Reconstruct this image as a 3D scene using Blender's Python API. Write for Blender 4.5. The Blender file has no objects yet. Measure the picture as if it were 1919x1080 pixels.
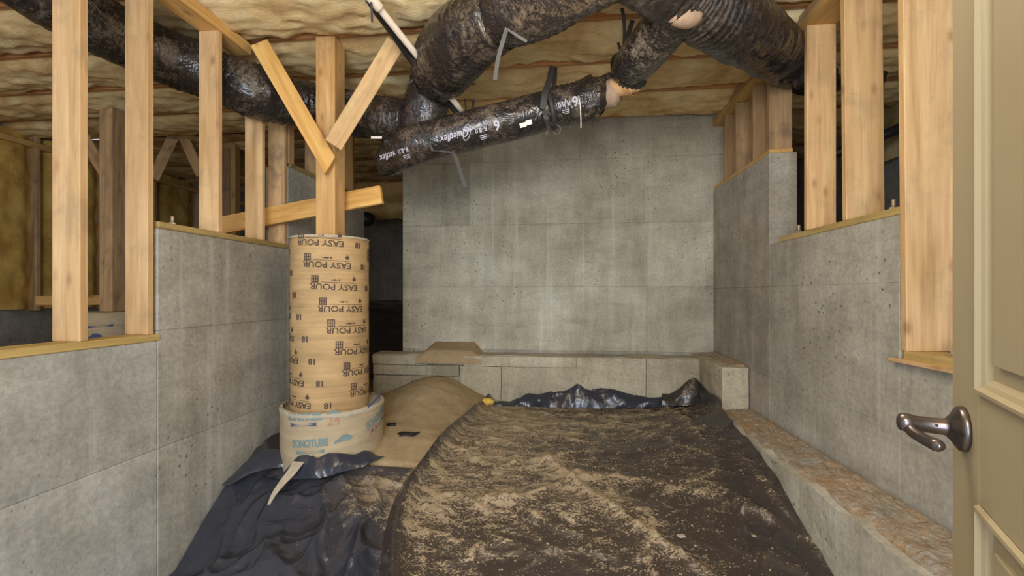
import bpy, bmesh, math, random
from mathutils import Vector, Matrix, noise as mn
random.seed(7)
sc = bpy.context.scene
C = sc.collection

# ---------------------------------------------------------------- camera, world, light, exposure
ZE = 1.70                                   # eye height above the lowest ground
F = 830.0
PSI = math.radians(6.19)
cs, sn = math.cos(PSI), math.sin(PSI)
cam_d = bpy.data.cameras.new('camera'); cam = bpy.data.objects.new('camera', cam_d); C.objects.link(cam)
cam_d.sensor_width = 36; cam_d.lens = 36 * F / 1919.0; cam_d.shift_y = 10 / 1919.0; cam_d.clip_start = 0.02
cam.location = (0, 0, ZE); cam.rotation_euler = (math.pi / 2, 0, PSI)
sc.camera = cam

w = bpy.data.worlds.new('world'); sc.world = w; w.use_nodes = True
w.node_tree.nodes['Background'].inputs[0].default_value = (0.80, 0.88, 1.0, 1)
w.node_tree.nodes['Background'].inputs[1].default_value = 0.85

def area(name, loc, target, size, size_y, power, col):
    l = bpy.data.lights.new(name, 'AREA'); l.shape = 'RECTANGLE'; l.size = size; l.size_y = size_y
    l.energy = power; l.color = col
    o = bpy.data.objects.new(name, l); C.objects.link(o); o.location = loc
    o.rotation_euler = (Vector(target) - Vector(loc)).to_track_quat('-Z', 'Y').to_euler()
    return o
area('doorway_daylight', (-0.3, -1.6, ZE + 0.25), (-0.2, 4.5, ZE - 0.6), 1.5, 2.1, 105, (0.80, 0.88, 1.0))
def bulb(name, loc, power, col, r=0.12):
    l = bpy.data.lights.new(name, 'POINT'); l.energy = power; l.color = col; l.shadow_soft_size = r
    o = bpy.data.objects.new(name, l); C.objects.link(o); o.location = loc; return o
bulb('room_lamp', (-0.15, -0.25, ZE + 0.85), 38, (1.0, 0.84, 0.60), 0.22)
bulb('back_wall_fill', (0.15, 1.55, ZE + 1.22), 40, (1.0, 0.86, 0.66), 0.30)  # added fill above the view, lifts the back wall; stands for no fixture
bulb('left_bay_light', (-4.0, 1.2, ZE + 1.2), 9, (1.0, 0.78, 0.5), 0.1)  # weak warm point light, unseen, in the bay beyond the left studs

sc.view_settings.view_transform = 'Standard'; sc.view_settings.look = 'None'
sc.view_settings.gamma = 1; sc.view_settings.use_curve_mapping = False
sc.view_settings.exposure = 0.35
sc.cycles.max_bounces = 8; sc.cycles.diffuse_bounces = 5

# ---------------------------------------------------------------- maths helpers
def pd(px, py, d):
    r = (px - 960) / F * d
    return Vector((r * cs - d * sn, r * sn + d * cs, ZE - (py - 550) / F * d))
def pX(px, py, X):                           # point of plane X seen at px,py
    k = (px - 960) / F; Y = X * (cs + k * sn) / (k * cs - sn); d = -X * sn + Y * cs
    return Vector((X, Y, ZE - (py - 550) / F * d))
def pY(px, py, Y):
    k = (px - 960) / F; X = Y * (k * cs - sn) / (cs + k * sn); d = -X * sn + Y * cs
    return Vector((X, Y, ZE - (py - 550) / F * d))
def lerp(tab, t):
    if t <= tab[0][0]: return tab[0][1]
    for (a, va), (b, vb) in zip(tab, tab[1:]):
        if t <= b: return va + (vb - va) * (t - a) / (b - a)
    return tab[-1][1]
def smooth(t): t = max(0, min(1, t)); return t * t * (3 - 2 * t)
XL, XR, YB = -2.23, 1.583, 4.80
LT = [(1.2, -1.80), (2.34, -1.62), (2.54, -1.44), (2.745, -1.28), (3.03, -1.17), (3.4, -1.12), (5, -1.12)]
MT = [(1.0, -1.50), (2.0, -1.40), (2.6, -1.24), (3.2, -1.15), (4.0, -1.15), (4.6, -1.18)]
RT = [(1.2, -1.44), (2.2, -1.34), (2.35, -1.29), (2.69, -1.13), (3.19, -1.06), (3.69, -1.02), (4.1, -1.08), (4.6, -1.16)]
def zf(X, Y):
    l, m, r = lerp(LT, Y), lerp(MT, Y), lerp(RT, Y)
    if X < -1.2: v = l + (m - l) * smooth((X + 2.23) / 1.03)
    elif X < 0.2: v = m
    else: v = m + (r - m) * smooth((X - 0.2) / 1.07)
    return ZE + v
def hit(px, py):
    lo, hi = 0.5, 8.0
    for _ in range(40):
        m = (lo + hi) / 2; p = pd(px, py, m)
        if p.z > zf(p.x, p.y): lo = m
        else: hi = m
    return pd(px, py, lo)
def N(p, s=1.0, o=0): return mn.noise(Vector((p[0] * s + o, p[1] * s + o * 1.7, p[2] * s - o)))

# ---------------------------------------------------------------- object helpers
def tag(o, label=None, cat=None, group=None, kind=None):
    if label: o['label'] = label
    if cat: o['category'] = cat
    if group: o['group'] = group
    if kind: o['kind'] = kind
    return o
def empty(name, loc=(0, 0, 0), rot=(0, 0, 0)):
    o = bpy.data.objects.new(name, None); C.objects.link(o); o.location = loc; o.rotation_euler = rot; o.empty_display_size = .1
    return o
def link(name, me, mat=None, parent=None, smooth_=False):
    o = bpy.data.objects.new(name, me); C.objects.link(o)
    if mat and not me.materials: me.materials.append(mat)
    if parent: o.parent = parent
    if smooth_:
        for p in me.polygons: p.use_smooth = True
    return o
def mesh(name, vs, fs, mat=None, parent=None, sm=False):
    me = bpy.data.meshes.new(name); me.from_pydata([tuple(v) for v in vs], [], fs); me.update()
    bm = bmesh.new(); bm.from_mesh(me); bmesh.ops.recalc_face_normals(bm, faces=bm.faces[:]); bm.to_mesh(me); bm.free()
    return link(name, me, mat, parent, sm)
def bm_obj(name, bm, mat, parent=None, sm=False):
    me = bpy.data.meshes.new(name); bmesh.ops.recalc_face_normals(bm, faces=bm.faces[:]); bm.to_mesh(me); bm.free()
    return link(name, me, mat, parent, sm)
def box_bm(lo, hi, bev=0.003):
    bm = bmesh.new(); bmesh.ops.create_cube(bm, size=1)
    for v in bm.verts:
        v.co = Vector([(lo[i] + hi[i]) / 2 + v.co[i] * (hi[i] - lo[i]) for i in range(3)])
    if bev: bmesh.ops.bevel(bm, geom=bm.edges[:], offset=bev, segments=1, affect='EDGES', clamp_overlap=True)
    return bm
def box(name, lo, hi, mat, parent=None, bev=0.003): return bm_obj(name, box_bm(lo, hi, bev), mat, parent)
def rough_box(name, lo, hi, mat, parent=None, step=0.06, amp=0.012, top=0.0, sc_=6):
    """box cut into a grid and roughened like hand finished concrete"""
    bm = bmesh.new(); bmesh.ops.create_cube(bm, size=1)
    for v in bm.verts: v.co = Vector([(lo[i] + hi[i]) / 2 + v.co[i] * (hi[i] - lo[i]) for i in range(3)])
    for ax in range(3):
        n = int((hi[ax] - lo[ax]) / step)
        for k in range(1, n):
            co = [0, 0, 0]; no = [0, 0, 0]; co[ax] = lo[ax] + (hi[ax] - lo[ax]) * k / n; no[ax] = 1
            bmesh.ops.bisect_plane(bm, geom=bm.verts[:] + bm.edges[:] + bm.faces[:], plane_co=co, plane_no=no)
    for v in bm.verts:
        a = N(v.co, sc_) * amp + N(v.co, sc_ * 3, 5) * amp * .5
        e = N(v.co, sc_, 9) * amp; g = N(v.co, sc_, 19) * amp
        if abs(v.co.z - hi[2]) < 1e-4: v.co.z += a + N(v.co, 12, 3) * top
        v.co.x += e; v.co.y += g
    return bm_obj(name, bm, mat, parent, False)
def board(name, p0, p1, w_, t_, mat, side=(0, 0, 1), parent=None, ends=None):
    """timber with its length on local z, width w_ on local x, thickness t_ on local y; side = wished direction of its width"""
    p0, p1 = Vector(p0), Vector(p1); z = (p1 - p0); L = z.length; z.normalize()
    x = Vector(side); x = (x - z * x.dot(z)).normalized(); y = z.cross(x)
    bm = box_bm((-w_ / 2, -t_ / 2, 0), (w_ / 2, t_ / 2, L), 0.0035)
    if ends:                                   # shear the cut ends: (dz at +x of start, dz at +x of end)
        for v in bm.verts:
            f = v.co.x / (w_ / 2)
            if v.co.z < 0.01: v.co.z += ends[0] * f
            if v.co.z > L - 0.01: v.co.z += ends[1] * f
    o = bm_obj(name, bm, mat, parent)
    M = Matrix((x, y, z)).transposed().to_4x4(); M.translation = p0; o.matrix_world = M
    return o
def catmull(P, n):
    out = []; P = [Vector(p) for p in P]
    Q = [P[0] * 2 - P[1]] + P + [P[-1] * 2 - P[-2]]
    for i in range(1, len(Q) - 2):
        for k in range(n):
            t = k / n; a, b, c, d = Q[i - 1], Q[i], Q[i + 1], Q[i + 2]
            out.append(0.5 * ((2 * b) + (c - a) * t + (2 * a - 5 * b + 4 * c - d) * t * t + (3 * b - a - 3 * c + d) * t ** 3))
    out.append(P[-1]); return out
def frames(pts):
    T = [(pts[min(i + 1, len(pts) - 1)] - pts[max(i - 1, 0)]).normalized() for i in range(len(pts))]
    up = Vector((0, 0, 1)); n = (up - T[0] * up.dot(T[0])).normalized(); out = []
    for t in T:
        n = (n - t * n.dot(t)).normalized(); out.append((t, n, t.cross(n)))
    return out
def tube(name, path, mat, parent=None, seg=32, n=8, wr=0.0, ring=0.0, cap=True, sag=0.0, seed=0):
    """path: (x,y,z,r) control points"""
    cp = catmull([Vector((p[0], p[1], p[2])) for p in path], n)
    rr = [v.x for v in catmull([Vector((p[3], 0, 0)) for p in path], n)]
    fr = frames(cp); vs, fs = [], []
    for i, (c, (t, a, b)) in enumerate(zip(cp, fr)):
        for j in range(seg):
            an = 2 * math.pi * j / seg; dr = a * math.cos(an) + b * math.sin(an)
            q = c + dr * rr[i]; r = rr[i]
            if wr:
                r += .55 * wr * mn.noise(q * 6 + Vector((seed, 0, 0))) + wr * .35 * (0.5 - abs(mn.noise(Vector((q.x * 12, q.y * 12, q.z * 12 + seed)))))
            if ring: r += ring * math.sin(i * 2.1 + 1.5 * mn.noise(q * 6)) * (0.4 + abs(mn.noise(c * 4)))
            vs.append(c + dr * r)
    m = len(cp)
    for i in range(m - 1):
        for j in range(seg):
            k = (j + 1) % seg; fs.append((i * seg + j, i * seg + k, (i + 1) * seg + k, (i + 1) * seg + j))
    if cap: fs.append(tuple(range(seg))); fs.append(tuple((m - 1) * seg + j for j in range(seg)))
    return mesh(name, vs, fs, mat, parent, True)
def ribbon(name, pts, w_, mat, parent=None, th=0.003, n=6, side=None, taper=False):
    P = catmull(pts, n); fr = frames(P); vs, fs = [], []
    L = len(P)
    for i, (p, (t, a, b)) in enumerate(zip(P, fr)):
        s = Vector(side) if side else Vector((cs, sn, 0))
        s = (s - t * s.dot(t)); s = s.normalized() if s.length > .05 else b
        nn = t.cross(s); ww = w_ * (1 - .8 * i / (L - 1)) if taper else w_
        for sx, sy in ((-1, -1), (1, -1), (1, 1), (-1, 1)): vs.append(p + s * sx * ww / 2 + nn * sy * th / 2)
    for i in range(L - 1):
        for j in range(4):
            k = (j + 1) % 4; fs.append((i * 4 + j, i * 4 + k, i * 4 + 4 + k, i * 4 + 4 + j))
    fs += [(0, 1, 2, 3), tuple(4 * (L - 1) + j for j in range(4))]
    return mesh(name, vs, fs, mat, parent)
def lathe_bm(prof, seg=40, bm=None, M=Matrix()):
    bm = bm or bmesh.new(); rows = []
    for r, z in prof: rows.append([bm.verts.new(M @ Vector((r * math.cos(2 * math.pi * j / seg), r * math.sin(2 * math.pi * j / seg), z))) for j in range(seg)])
    for a, b in zip(rows, rows[1:]):
        for j in range(seg): bm.faces.new((a[j], a[(j + 1) % seg], b[(j + 1) % seg], b[j]))
    return bm

# ---------------------------------------------------------------- material helpers
class NT:
    def __init__(s, name):
        s.m = bpy.data.materials.new(name); s.m.use_nodes = True; s.t = s.m.node_tree; s.n = s.t.nodes
        s.b = s.n['Principled BSDF']; s.co = s.new('ShaderNodeTexCoord')
    def new(s, ty, **kw):
        n = s.n.new(ty)
        for k, v in kw.items(): setattr(n, k, v)
        return n
    def L(s, a, b): s.t.links.new(a, b)
    def mp(s, scale=(1, 1, 1), loc=None, src=None, rnd=False, rot=(0, 0, 0)):
        m = s.new('ShaderNodeMapping'); m.inputs['Scale'].default_value = scale; m.inputs['Rotation'].default_value = rot
        s.L(src or s.co.outputs['Object'], m.inputs['Vector'])
        if rnd:
            oi = s.new('ShaderNodeObjectInfo'); v = s.new('ShaderNodeVectorMath', operation='SCALE'); v.inputs[0].default_value = (37, 53, 91)
            s.L(oi.outputs['Random'], v.inputs['Scale']); s.L(v.outputs[0], m.inputs['Location'])
        return m.outputs[0]
    def noise(s, vec, scale=5, det=4, rough=.55, dist=0):
        n = s.new('ShaderNodeTexNoise'); n.inputs['Scale'].default_value = scale; n.inputs['Detail'].default_value = det
        n.inputs['Roughness'].default_value = rough; n.inputs['Distortion'].default_value = dist; s.L(vec, n.inputs['Vector']); return n.outputs['Fac']
    def vor(s, vec, scale=5, out='Distance', feat='F1'):
        n = s.new('ShaderNodeTexVoronoi', feature=feat); n.inputs['Scale'].default_value = scale; s.L(vec, n.inputs['Vector']); return n.outputs[out]
    def ramp(s, fac, stops):
        r = s.new('ShaderNodeValToRGB'); e = r.color_ramp.elements
        while len(e) < len(stops): e.new(.5)
        for i, (p, c) in enumerate(stops):
            e[i].position = p; e[i].color = (*(c if isinstance(c, tuple) else (c, c, c)), 1)
        s.L(fac, r.inputs[0]); return r.outputs[0]
    def mix(s, fac, a, b, mode='MIX'):
        m = s.new('ShaderNodeMix', data_type='RGBA', blend_type=mode)
        for v, i in ((fac, 0), (a, 6), (b, 7)):
            if isinstance(v, (int, float)): m.inputs[i].default_value = v
            elif isinstance(v, tuple): m.inputs[i].default_value = (*v, 1)
            else: s.L(v, m.inputs[i])
        return m.outputs[2]
    def math(s, op, a, b=0.0, clamp=False):
        m = s.new('ShaderNodeMath', operation=op); m.use_clamp = clamp
        for v, i in ((a, 0), (b, 1)):
            if isinstance(v, (int, float)): m.inputs[i].default_value = v
            else: s.L(v, m.inputs[i])
        return m.outputs[0]
    def bump(s, h, st=.3, dist=.01):
        b = s.new('ShaderNodeBump'); b.inputs['Strength'].default_value = st; b.inputs['Distance'].default_value = dist
        s.L(h, b.inputs['Height']); s.L(b.outputs[0], s.b.inputs['Normal'])
    def done(s, col=None, rough=None, metal=None, spec=None):
        for k, v in (('Base Color', col), ('Roughness', rough), ('Metallic', metal), ('Specular IOR Level', spec)):
            if v is None: continue
            if isinstance(v, (int, float)): s.b.inputs[k].default_value = v
            elif isinstance(v, tuple): s.b.inputs[k].default_value = (*v, 1)
            else: s.L(v, s.b.inputs[k])
        return s.m
    def objcol(s): return s.new('ShaderNodeObjectInfo').outputs['Color']

def m_concrete():
    t = NT('cast_concrete')
    a = t.noise(t.mp((1, 1, 1)), 1.6, 5, .6); b = t.noise(t.mp((1, 1, .22)), 9, 5, .65); c = t.noise(t.mp(), 45, 4, .7)
    col = t.ramp(a, [(.3, (.30, .278, .222)), (.52, (.395, .372, .308)), (.72, (.48, .465, .405))])
    col = t.mix(.42, col, t.ramp(b, [(.3, .33), (.5, .5), (.7, .66)]), 'OVERLAY')
    e_ = t.noise(t.mp((.5, .5, 1.4)), 5, 6, .7, .6); col = t.mix(.34, col, t.ramp(e_, [(.33, .30), (.5, .5), (.68, .66)]), 'OVERLAY')
    col = t.mix(.45, col, t.ramp(c, [(.3, .3), (.7, .7)]), 'OVERLAY')
    st = t.noise(t.mp((11, 11, .35)), 1.2, 3, .6)                      # lime drips
    col = t.mix(t.math('MULTIPLY', t.ramp(st, [(.60, 0.0), (.72, 1.0)]), .24), col, (.66, .66, .62))
    v = t.vor(t.mp(), 17); gate = t.ramp(t.noise(t.mp((1, 1, 1), rnd=False), 1.1, 2), [(.45, 0.0), (.62, 1.0)])
    pit = t.math('MULTIPLY', t.ramp(v, [(.09, 1.0), (.16, 0.0)]), gate)
    col = t.mix(t.math('MULTIPLY', pit, .75), col, (.09, .085, .07))
    rust = t.ramp(t.noise(t.mp((1, 1, .5), rot=(.3, .2, 0)), 3.2, 4, .6), [(.66, 0.0), (.78, 1.0)])
    col = t.mix(t.math('MULTIPLY', rust, .22), col, (.42, .24, .10))
    col = t.mix(1, col, t.objcol(), 'MULTIPLY')
    h = t.math('SUBTRACT', t.math('ADD', t.math('MULTIPLY', b, .6), t.math('MULTIPLY', c, .5)), t.math('MULTIPLY', pit, 1.2))
    t.bump(h, .45, .006)
    return t.done(col, .88, spec=.25)
def m_wood(name, c0, c1, c2, stain=.35, dark=(.10, .10, .08)):
    t = NT(name); g = t.mp((26, 26, 1.1), rnd=True); g2 = t.mp((5, 5, .55), rnd=True)
    a = t.noise(g, 1.6, 4, .6, .6); b = t.noise(g2, 2.2, 3, .5, .8)
    col = t.ramp(b, [(.3, c0), (.52, c1), (.72, c2)])
    col = t.mix(.45, col, t.ramp(a, [(.33, .30), (.5, .5), (.68, .64)]), 'OVERLAY')
    kn = t.vor(t.mp((5.5, 5.5, 2.6), rnd=True), 1.5)
    k = t.ramp(kn, [(.07, 1.0), (.14, .35), (.22, 0.0)])
    col = t.mix(t.math('MULTIPLY', k, .55), col, (.20, .08, .025))
    s = t.ramp(t.noise(t.mp((3, 3, 2.4), rnd=True), 2.2, 5, .65, .3), [(.52, 0.0), (.70, 1.0)])
    col = t.mix(t.math('MULTIPLY', s, stain), col, dark)
    hue = t.new('ShaderNodeHueSaturation'); t.L(col, hue.inputs['Color'])
    oi = t.new('ShaderNodeObjectInfo'); t.L(t.math('ADD', t.math('MULTIPLY', oi.outputs['Random'], .28), .86), hue.inputs['Value'])
    col = t.mix(1, hue.outputs[0], oi.outputs['Color'], 'MULTIPLY')
    t.bump(a, .18, .003)
    return t.done(col, .62, spec=.3)
def m_insul():
    t = NT('glass_fibre_wool'); a = t.noise(t.mp((1, 1.3, 1)), 2.6, 5, .6, .5); b = t.noise(t.mp((1, 3.4, 2)), 16, 5, .7, 1.2)
    col = t.ramp(a, [(.28, (.52, .35, .17)), (.48, (.74, .56, .30)), (.66, (.88, .76, .48))])
    col = t.mix(.45, col, t.ramp(b, [(.3, .28), (.5, .5), (.7, .70)]), 'OVERLAY')
    col = t.mix(1, col, t.objcol(), 'MULTIPLY')
    t.bump(b, .55, .015); return t.done(col, .95, spec=.1)
def m_film(name, base, dustcol=(.44, .34, .21), wr=9, amt=1.0, crumple=.0):
    """black polythene: dust comes from the point attribute 'dust'"""
    t = NT(name); at = t.new('ShaderNodeAttribute', attribute_name='dust').outputs['Fac']
    sp = t.noise(t.mp((1, 1.5, 1)), 75, 3, .7); sp2 = t.noise(t.mp((.6, 1.7, 1), rot=(0, 0, -.35)), 8, 6, .75, 1.2)
    f = t.math('ADD', t.math('MULTIPLY', sp, 1.0), t.math('MULTIPLY', sp2, 1.1))
    f = t.math('ADD', f, t.math('MULTIPLY', at, .62))
    m = t.ramp(t.math('MULTIPLY', f, .6), [(.79, 0.0), (.87, 1.0)])
    dots = t.ramp(t.vor(t.mp((1, 1, 1)), 42), [(.07, 1.0), (.12, 0.0)])
    m = t.math('MAXIMUM', t.math('MULTIPLY', m, amt), t.math('MULTIPLY', dots, t.math('MULTIPLY', at, 1.4, True)))
    haze = t.math('MULTIPLY', at, .70, True)
    col = t.mix(haze, base, (.135, .095, .055)); col = t.mix(t.math('MULTIPLY', m, .8), col, dustcol)
    ro = t.math('ADD', .17, t.math('MULTIPLY', t.math('MAXIMUM', m, haze), .32))
    w1 = t.noise(t.mp((1, 1, 1), rot=(0, 0, .6)), wr, 3, .5, .8)
    hgt = t.math('ADD', w1, t.math('MULTIPLY', sp, .12))
    if crumple:
        dm = t.new('ShaderNodeVectorMath', operation='ADD'); t.L(t.co.outputs['Object'], dm.inputs[0])
        nn = t.new('ShaderNodeTexNoise'); nn.inputs['Scale'].default_value = 3; t.L(t.co.outputs['Object'], nn.inputs['Vector'])
        sc2 = t.new('ShaderNodeVectorMath', operation='SCALE'); sc2.inputs['Scale'].default_value = .25; t.L(nn.outputs['Color'], sc2.inputs[0]); t.L(sc2.outputs[0], dm.inputs[1])
        v1 = t.vor(dm.outputs[0], 4.5); v2 = t.vor(dm.outputs[0], 11)
        hgt = t.math('ADD', hgt, t.math('MULTIPLY', t.math('ADD', v1, t.math('MULTIPLY', v2, .45)), crumple))
    t.bump(hgt, .35, .03)
    return t.done(col, ro, spec=.55)
def m_duct():
    t = NT('black_duct_jacket'); a = t.noise(t.mp(), 5, 5, .7, .8); b = t.noise(t.mp(), 30, 4, .7, 1.5)
    d = t.ramp(t.math('ADD', t.math('MULTIPLY', a, .6), t.math('MULTIPLY', b, .5)), [(.54, 0.0), (.72, 1.0)])
    geo = t.new('ShaderNodeNewGeometry')
    col = t.mix(t.math('MULTIPLY', d, .55), (.022, .018, .017), t.mix(1, (.30, .24, .17), t.objcol(), 'MULTIPLY'))
    t.bump(t.noise(t.mp(), 8, 3, .55, 2.2), .45, .03)
    return t.done(col, t.math('ADD', .20, t.math('MULTIPLY', d, .4)), spec=.6)
def m_card(name, c, axis_rings=True, v=.35):
    t = NT(name); a = t.noise(t.mp((1, 1, 3)), 3.5, 4, .6); r = t.noise(t.mp((.6, .6, 28)), 3, 3, .5)
    lo = tuple(x * .78 for x in c); hi = tuple(min(1, x * 1.15) for x in c)
    col = t.ramp(a, [(.3, lo), (.52, c), (.7, hi)]); col = t.mix(v, col, t.ramp(r, [(.3, .38), (.7, .62)]), 'OVERLAY')
    t.bump(r, .1, .002); return t.done(col, .72, spec=.3)
def m_simple(name, c, rough=.5, metal=0, n=0.0, sc_=30, spec=.5):
    t = NT(name); a = t.noise(t.mp(), sc_, 4, .6)
    col = t.mix(n, c, t.ramp(a, [(.3, .25), (.7, .75)]), 'OVERLAY'); t.bump(a, .05 + n * .2, .003)
    return t.done(col, rough, metal, spec)
def m_sand():
    t = NT('dry_sandy_dirt'); a = t.noise(t.mp(), 90, 4, .8); b = t.noise(t.mp(), 3, 4, .6)
    col = t.ramp(b, [(.3, (.36, .26, .14)), (.7, (.50, .38, .22))]); col = t.mix(.5, col, t.ramp(a, [(.3, .25), (.7, .72)]), 'OVERLAY')
    t.bump(a, .6, .012); return t.done(col, .95, spec=.1)
def m_rubble():
    t = NT('flaky_footing_debris'); a = t.noise(t.mp((1, .5, 1), rot=(0, 0, .4)), 22, 5, .75, 1.5); b = t.noise(t.mp(), 4, 3, .6)
    col = t.ramp(a, [(.34, (.10, .08, .06)), (.44, (.40, .25, .12)), (.53, (.34, .31, .25)), (.68, (.50, .47, .40))])
    col = t.mix(.4, col, t.ramp(b, [(.35, (.33, .34, .31)), (.65, (.52, .33, .17))])); t.bump(a, .9, .02)
    return t.done(col, .95, spec=.1)

CON = m_concrete()
WOOD = m_wood('pine_stud', (.50, .31, .135), (.62, .405, .20), (.72, .50, .26), .30, (.22, .18, .12))
WOODD = m_wood('aged_pine', (.40, .245, .12), (.53, .34, .17), (.60, .42, .22), .55, (.16, .13, .10))
WOODT = m_wood('treated_pine', (.36, .25, .08), (.46, .33, .12), (.55, .40, .17), .35, (.16, .11, .05))
WOODO = m_wood('orange_fir', (.56, .31, .09), (.70, .42, .14), (.78, .50, .20), .15, (.30, .22, .14))
INS = m_insul()
FILM_R = m_film('dusty_black_polythene', (.036, .031, .030), wr=7, crumple=.9)
FILM_L = m_film('clean_black_polythene', (.038, .042, .057), wr=4, amt=.8, crumple=2.6)  # bluish base colour carries the sheen of the doorway daylight
DUCT = m_duct()
CARD = m_card('brown_form_tube', (.50, .33, .155)); CARD2 = m_card('pale_form_tube', (.47, .37, .23), v=.25)
SAND = m_sand(); RUB = m_rubble()
INK = m_simple('dark_brown_ink', (.085, .055, .040), .8); BLUE = m_simple('blue_green_ink', (.20, .27, .26), .8, n=.2)
BLUE2 = m_simple('navy_ink', (.07, .09, .20), .8); RED = m_simple('faded_red_ink', (.46, .24, .15), .8)
WINK = m_simple('white_duct_print', (.48, .46, .52), .6)
PVC = m_simple('white_plastic_pipe', (.72, .62, .50), .35, n=.1); RUBB = m_simple('black_rubber', (.018, .016, .015), .45)
STRAP = m_simple('grey_nylon_strap', (.035, .030, .026), .55, n=.1); BRONZE = m_simple('aged_bronze', (.17, .15, .15), .30, .9, n=.1)
DOOR = m_simple('beige_door_paint', (.40, .345, .225), .5, n=.05, sc_=14, spec=.4); STEEL = m_simple('zinc_bolt', (.5, .42, .3), .45, .7, n=.2)
PLASTER = m_simple('pale_cement_smear', (.46, .40, .29), .9, n=.25); SKIN = m_simple('brown_duct_tape', (.36, .25, .17), .7, n=.3)
WHITE = m_simple('white_label', (.75, .70, .62), .6, n=.2); YEL = m_simple('yellow_wool_scrap', (.80, .52, .10), .95, n=.4)
DIRT = m_simple('dark_soil', (.10, .08, .06), .95, n=.4)

# ---------------------------------------------------------------- setting: concrete walls
def wall(name): return tag(empty(name), kind='structure')
def panel(parent, lo, hi, tint=1.0, hue=(1, 1, 1), bev=.005):
    o = box('concrete_panel', lo, hi, CON, parent, bev)
    o.color = (tint * hue[0], tint * hue[1], tint * hue[2], 1); return o
def rows(parent, x0, x1, y0, y1, zs, tints, hue=(1, 1, 1), jit=0.0, bev=.005):
    for (a, b), t in zip(zip(zs, zs[1:]), tints):
        j = random.uniform(0, jit)
        panel(parent, (x0, y0, ZE + a), (x1, y1, ZE + b), t, hue, bev)
WLt = 0.20
wl = wall('wall_left')
cool = (.97, 1.0, 1.06)
rows(wl, XL - WLt, XL, -.6, 2.24, [-2.1, -.87, -.265], [1.14, 1.0], cool)
rows(wl, XL - WLt, XL, 2.24, 3.43, [-2.1, -.87, -.21, .365], [1.0, .90, .92])
rows(wl, XL - WLt, XL, 3.43, 4.86, [-1.3, -.87, -.21, .45, 1.05], [.9, .85, .85, .95])
wr_ = wall('wall_right')
rows(wr_, XR, XR + WLt, .95, 2.26, [-2.0, -.64, -.31], [1.02, 1.0], bev=.0008)
rows(wr_, XR, XR + WLt, 2.26, 3.56, [-2.0, -.64, .05, .37], [1.02, 1.02, 1.0], bev=.0025)
rows(wr_, XR, XR + WLt, 3.56, YB, [-1.4, -.64, .05, 1.07], [.92, .84, .9], (1.02, .99, .97))
wb = wall('wall_back')
xb = lambda px: pY(px, 500, YB).x
LE, RE = xb(755), XR
for z0, z1, cuts in ((-.62, .07, [755, 1213]), (.07, .75, [755, 827, 1213]), (.75, 1.44, [755, 827, 880, 1207]), (1.44, 1.97, [755, 905, 1110])):
    xs = [xb(c) for c in cuts] + [RE + WLt]
    for i, (a, b) in enumerate(zip(xs, xs[1:])):
        t = {(-.62, 0): 1.0, (-.62, 1): .98, (.07, 1): .98, (.07, 2): 1.10, (.75, 1): .86, (.75, 3): 1.0, (1.44, 0): .9}.get((z0, i), .98)
        t = 1.12 + (t - .98) * 1.7
        panel(wb, (a, YB, ZE + z0), (b, YB + .2, ZE + z1), t, (1.0, .985, .92))
panel(wb, (LE, YB, ZE - 1.4), (RE + WLt, YB + .2, ZE - .62), .9)

# outer shell of the crawl space
def shell(name, lo, hi, tint=.5):
    o = box(name, lo, hi, CON, None, 0); o.color = (tint, tint, tint * 1.02, 1); return tag(o, kind='structure')
shell('wall_far_left', (-6.3, -.6, -.5), (-6.105, 8.2, ZE + 1.95), .6)
shell('wall_far_right', (3.3, -.6, -.5), (3.5, 8.2, ZE + 1.9), .62)
shell('wall_far_back', (-6.3, 8.0, -.5), (3.5, 8.2, ZE + 1.95), .5)
o = box('ceiling', (-6.3, -.6, ZE + 2.12), (3.5, 8.2, ZE + 2.16), WOODD, None, 0); tag(o, kind='structure')

# ground
def grid(nu, nv, f):
    vs = [f(i / nu, j / nv) for j in range(nv + 1) for i in range(nu + 1)]
    fs = [(j * (nu + 1) + i, j * (nu + 1) + i + 1, (j + 1) * (nu + 1) + i + 1, (j + 1) * (nu + 1) + i) for j in range(nv) for i in range(nu)]
    return vs, fs
def gf(u, v):
    X = -6.3 + 9.8 * u; Y = -.6 + 8.8 * v
    z = zf(max(-2.23, min(1.3, X)), Y) - .05
    if X < -2.4: z = ZE - 1.0
    if X > 1.8: z = ZE - 1.0
    if Y > 4.9: z = ZE - 1.1
    return Vector((X, Y, z))
tag(mesh('floor', *grid(140, 120, gf), SAND, None, True), kind='structure')

# ---------------------------------------------------------------- footings
o = rough_box('footing', (-1.985, 4.55, ZE - 1.45), (1.36, YB - .008, ZE - .645), CON, None, .07, .010)
o.color = (1.08, 1.03, .90, 1); tag(o, 'long concrete footing ledge running along the base of the back wall', 'footing')
ft = o
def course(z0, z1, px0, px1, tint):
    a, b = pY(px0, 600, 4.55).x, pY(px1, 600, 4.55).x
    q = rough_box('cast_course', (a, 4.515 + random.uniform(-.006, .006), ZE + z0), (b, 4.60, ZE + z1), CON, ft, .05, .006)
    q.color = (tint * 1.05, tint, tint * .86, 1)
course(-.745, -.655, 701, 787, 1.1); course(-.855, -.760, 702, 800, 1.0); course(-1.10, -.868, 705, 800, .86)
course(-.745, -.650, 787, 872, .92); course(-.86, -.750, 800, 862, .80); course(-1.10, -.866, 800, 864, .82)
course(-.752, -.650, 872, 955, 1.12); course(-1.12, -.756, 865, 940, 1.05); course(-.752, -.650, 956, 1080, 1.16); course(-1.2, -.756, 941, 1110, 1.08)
course(-1.2, -.650, 1081, 1210, 1.14); course(-1.2, -.650, 1211, 1312, 1.08)
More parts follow.
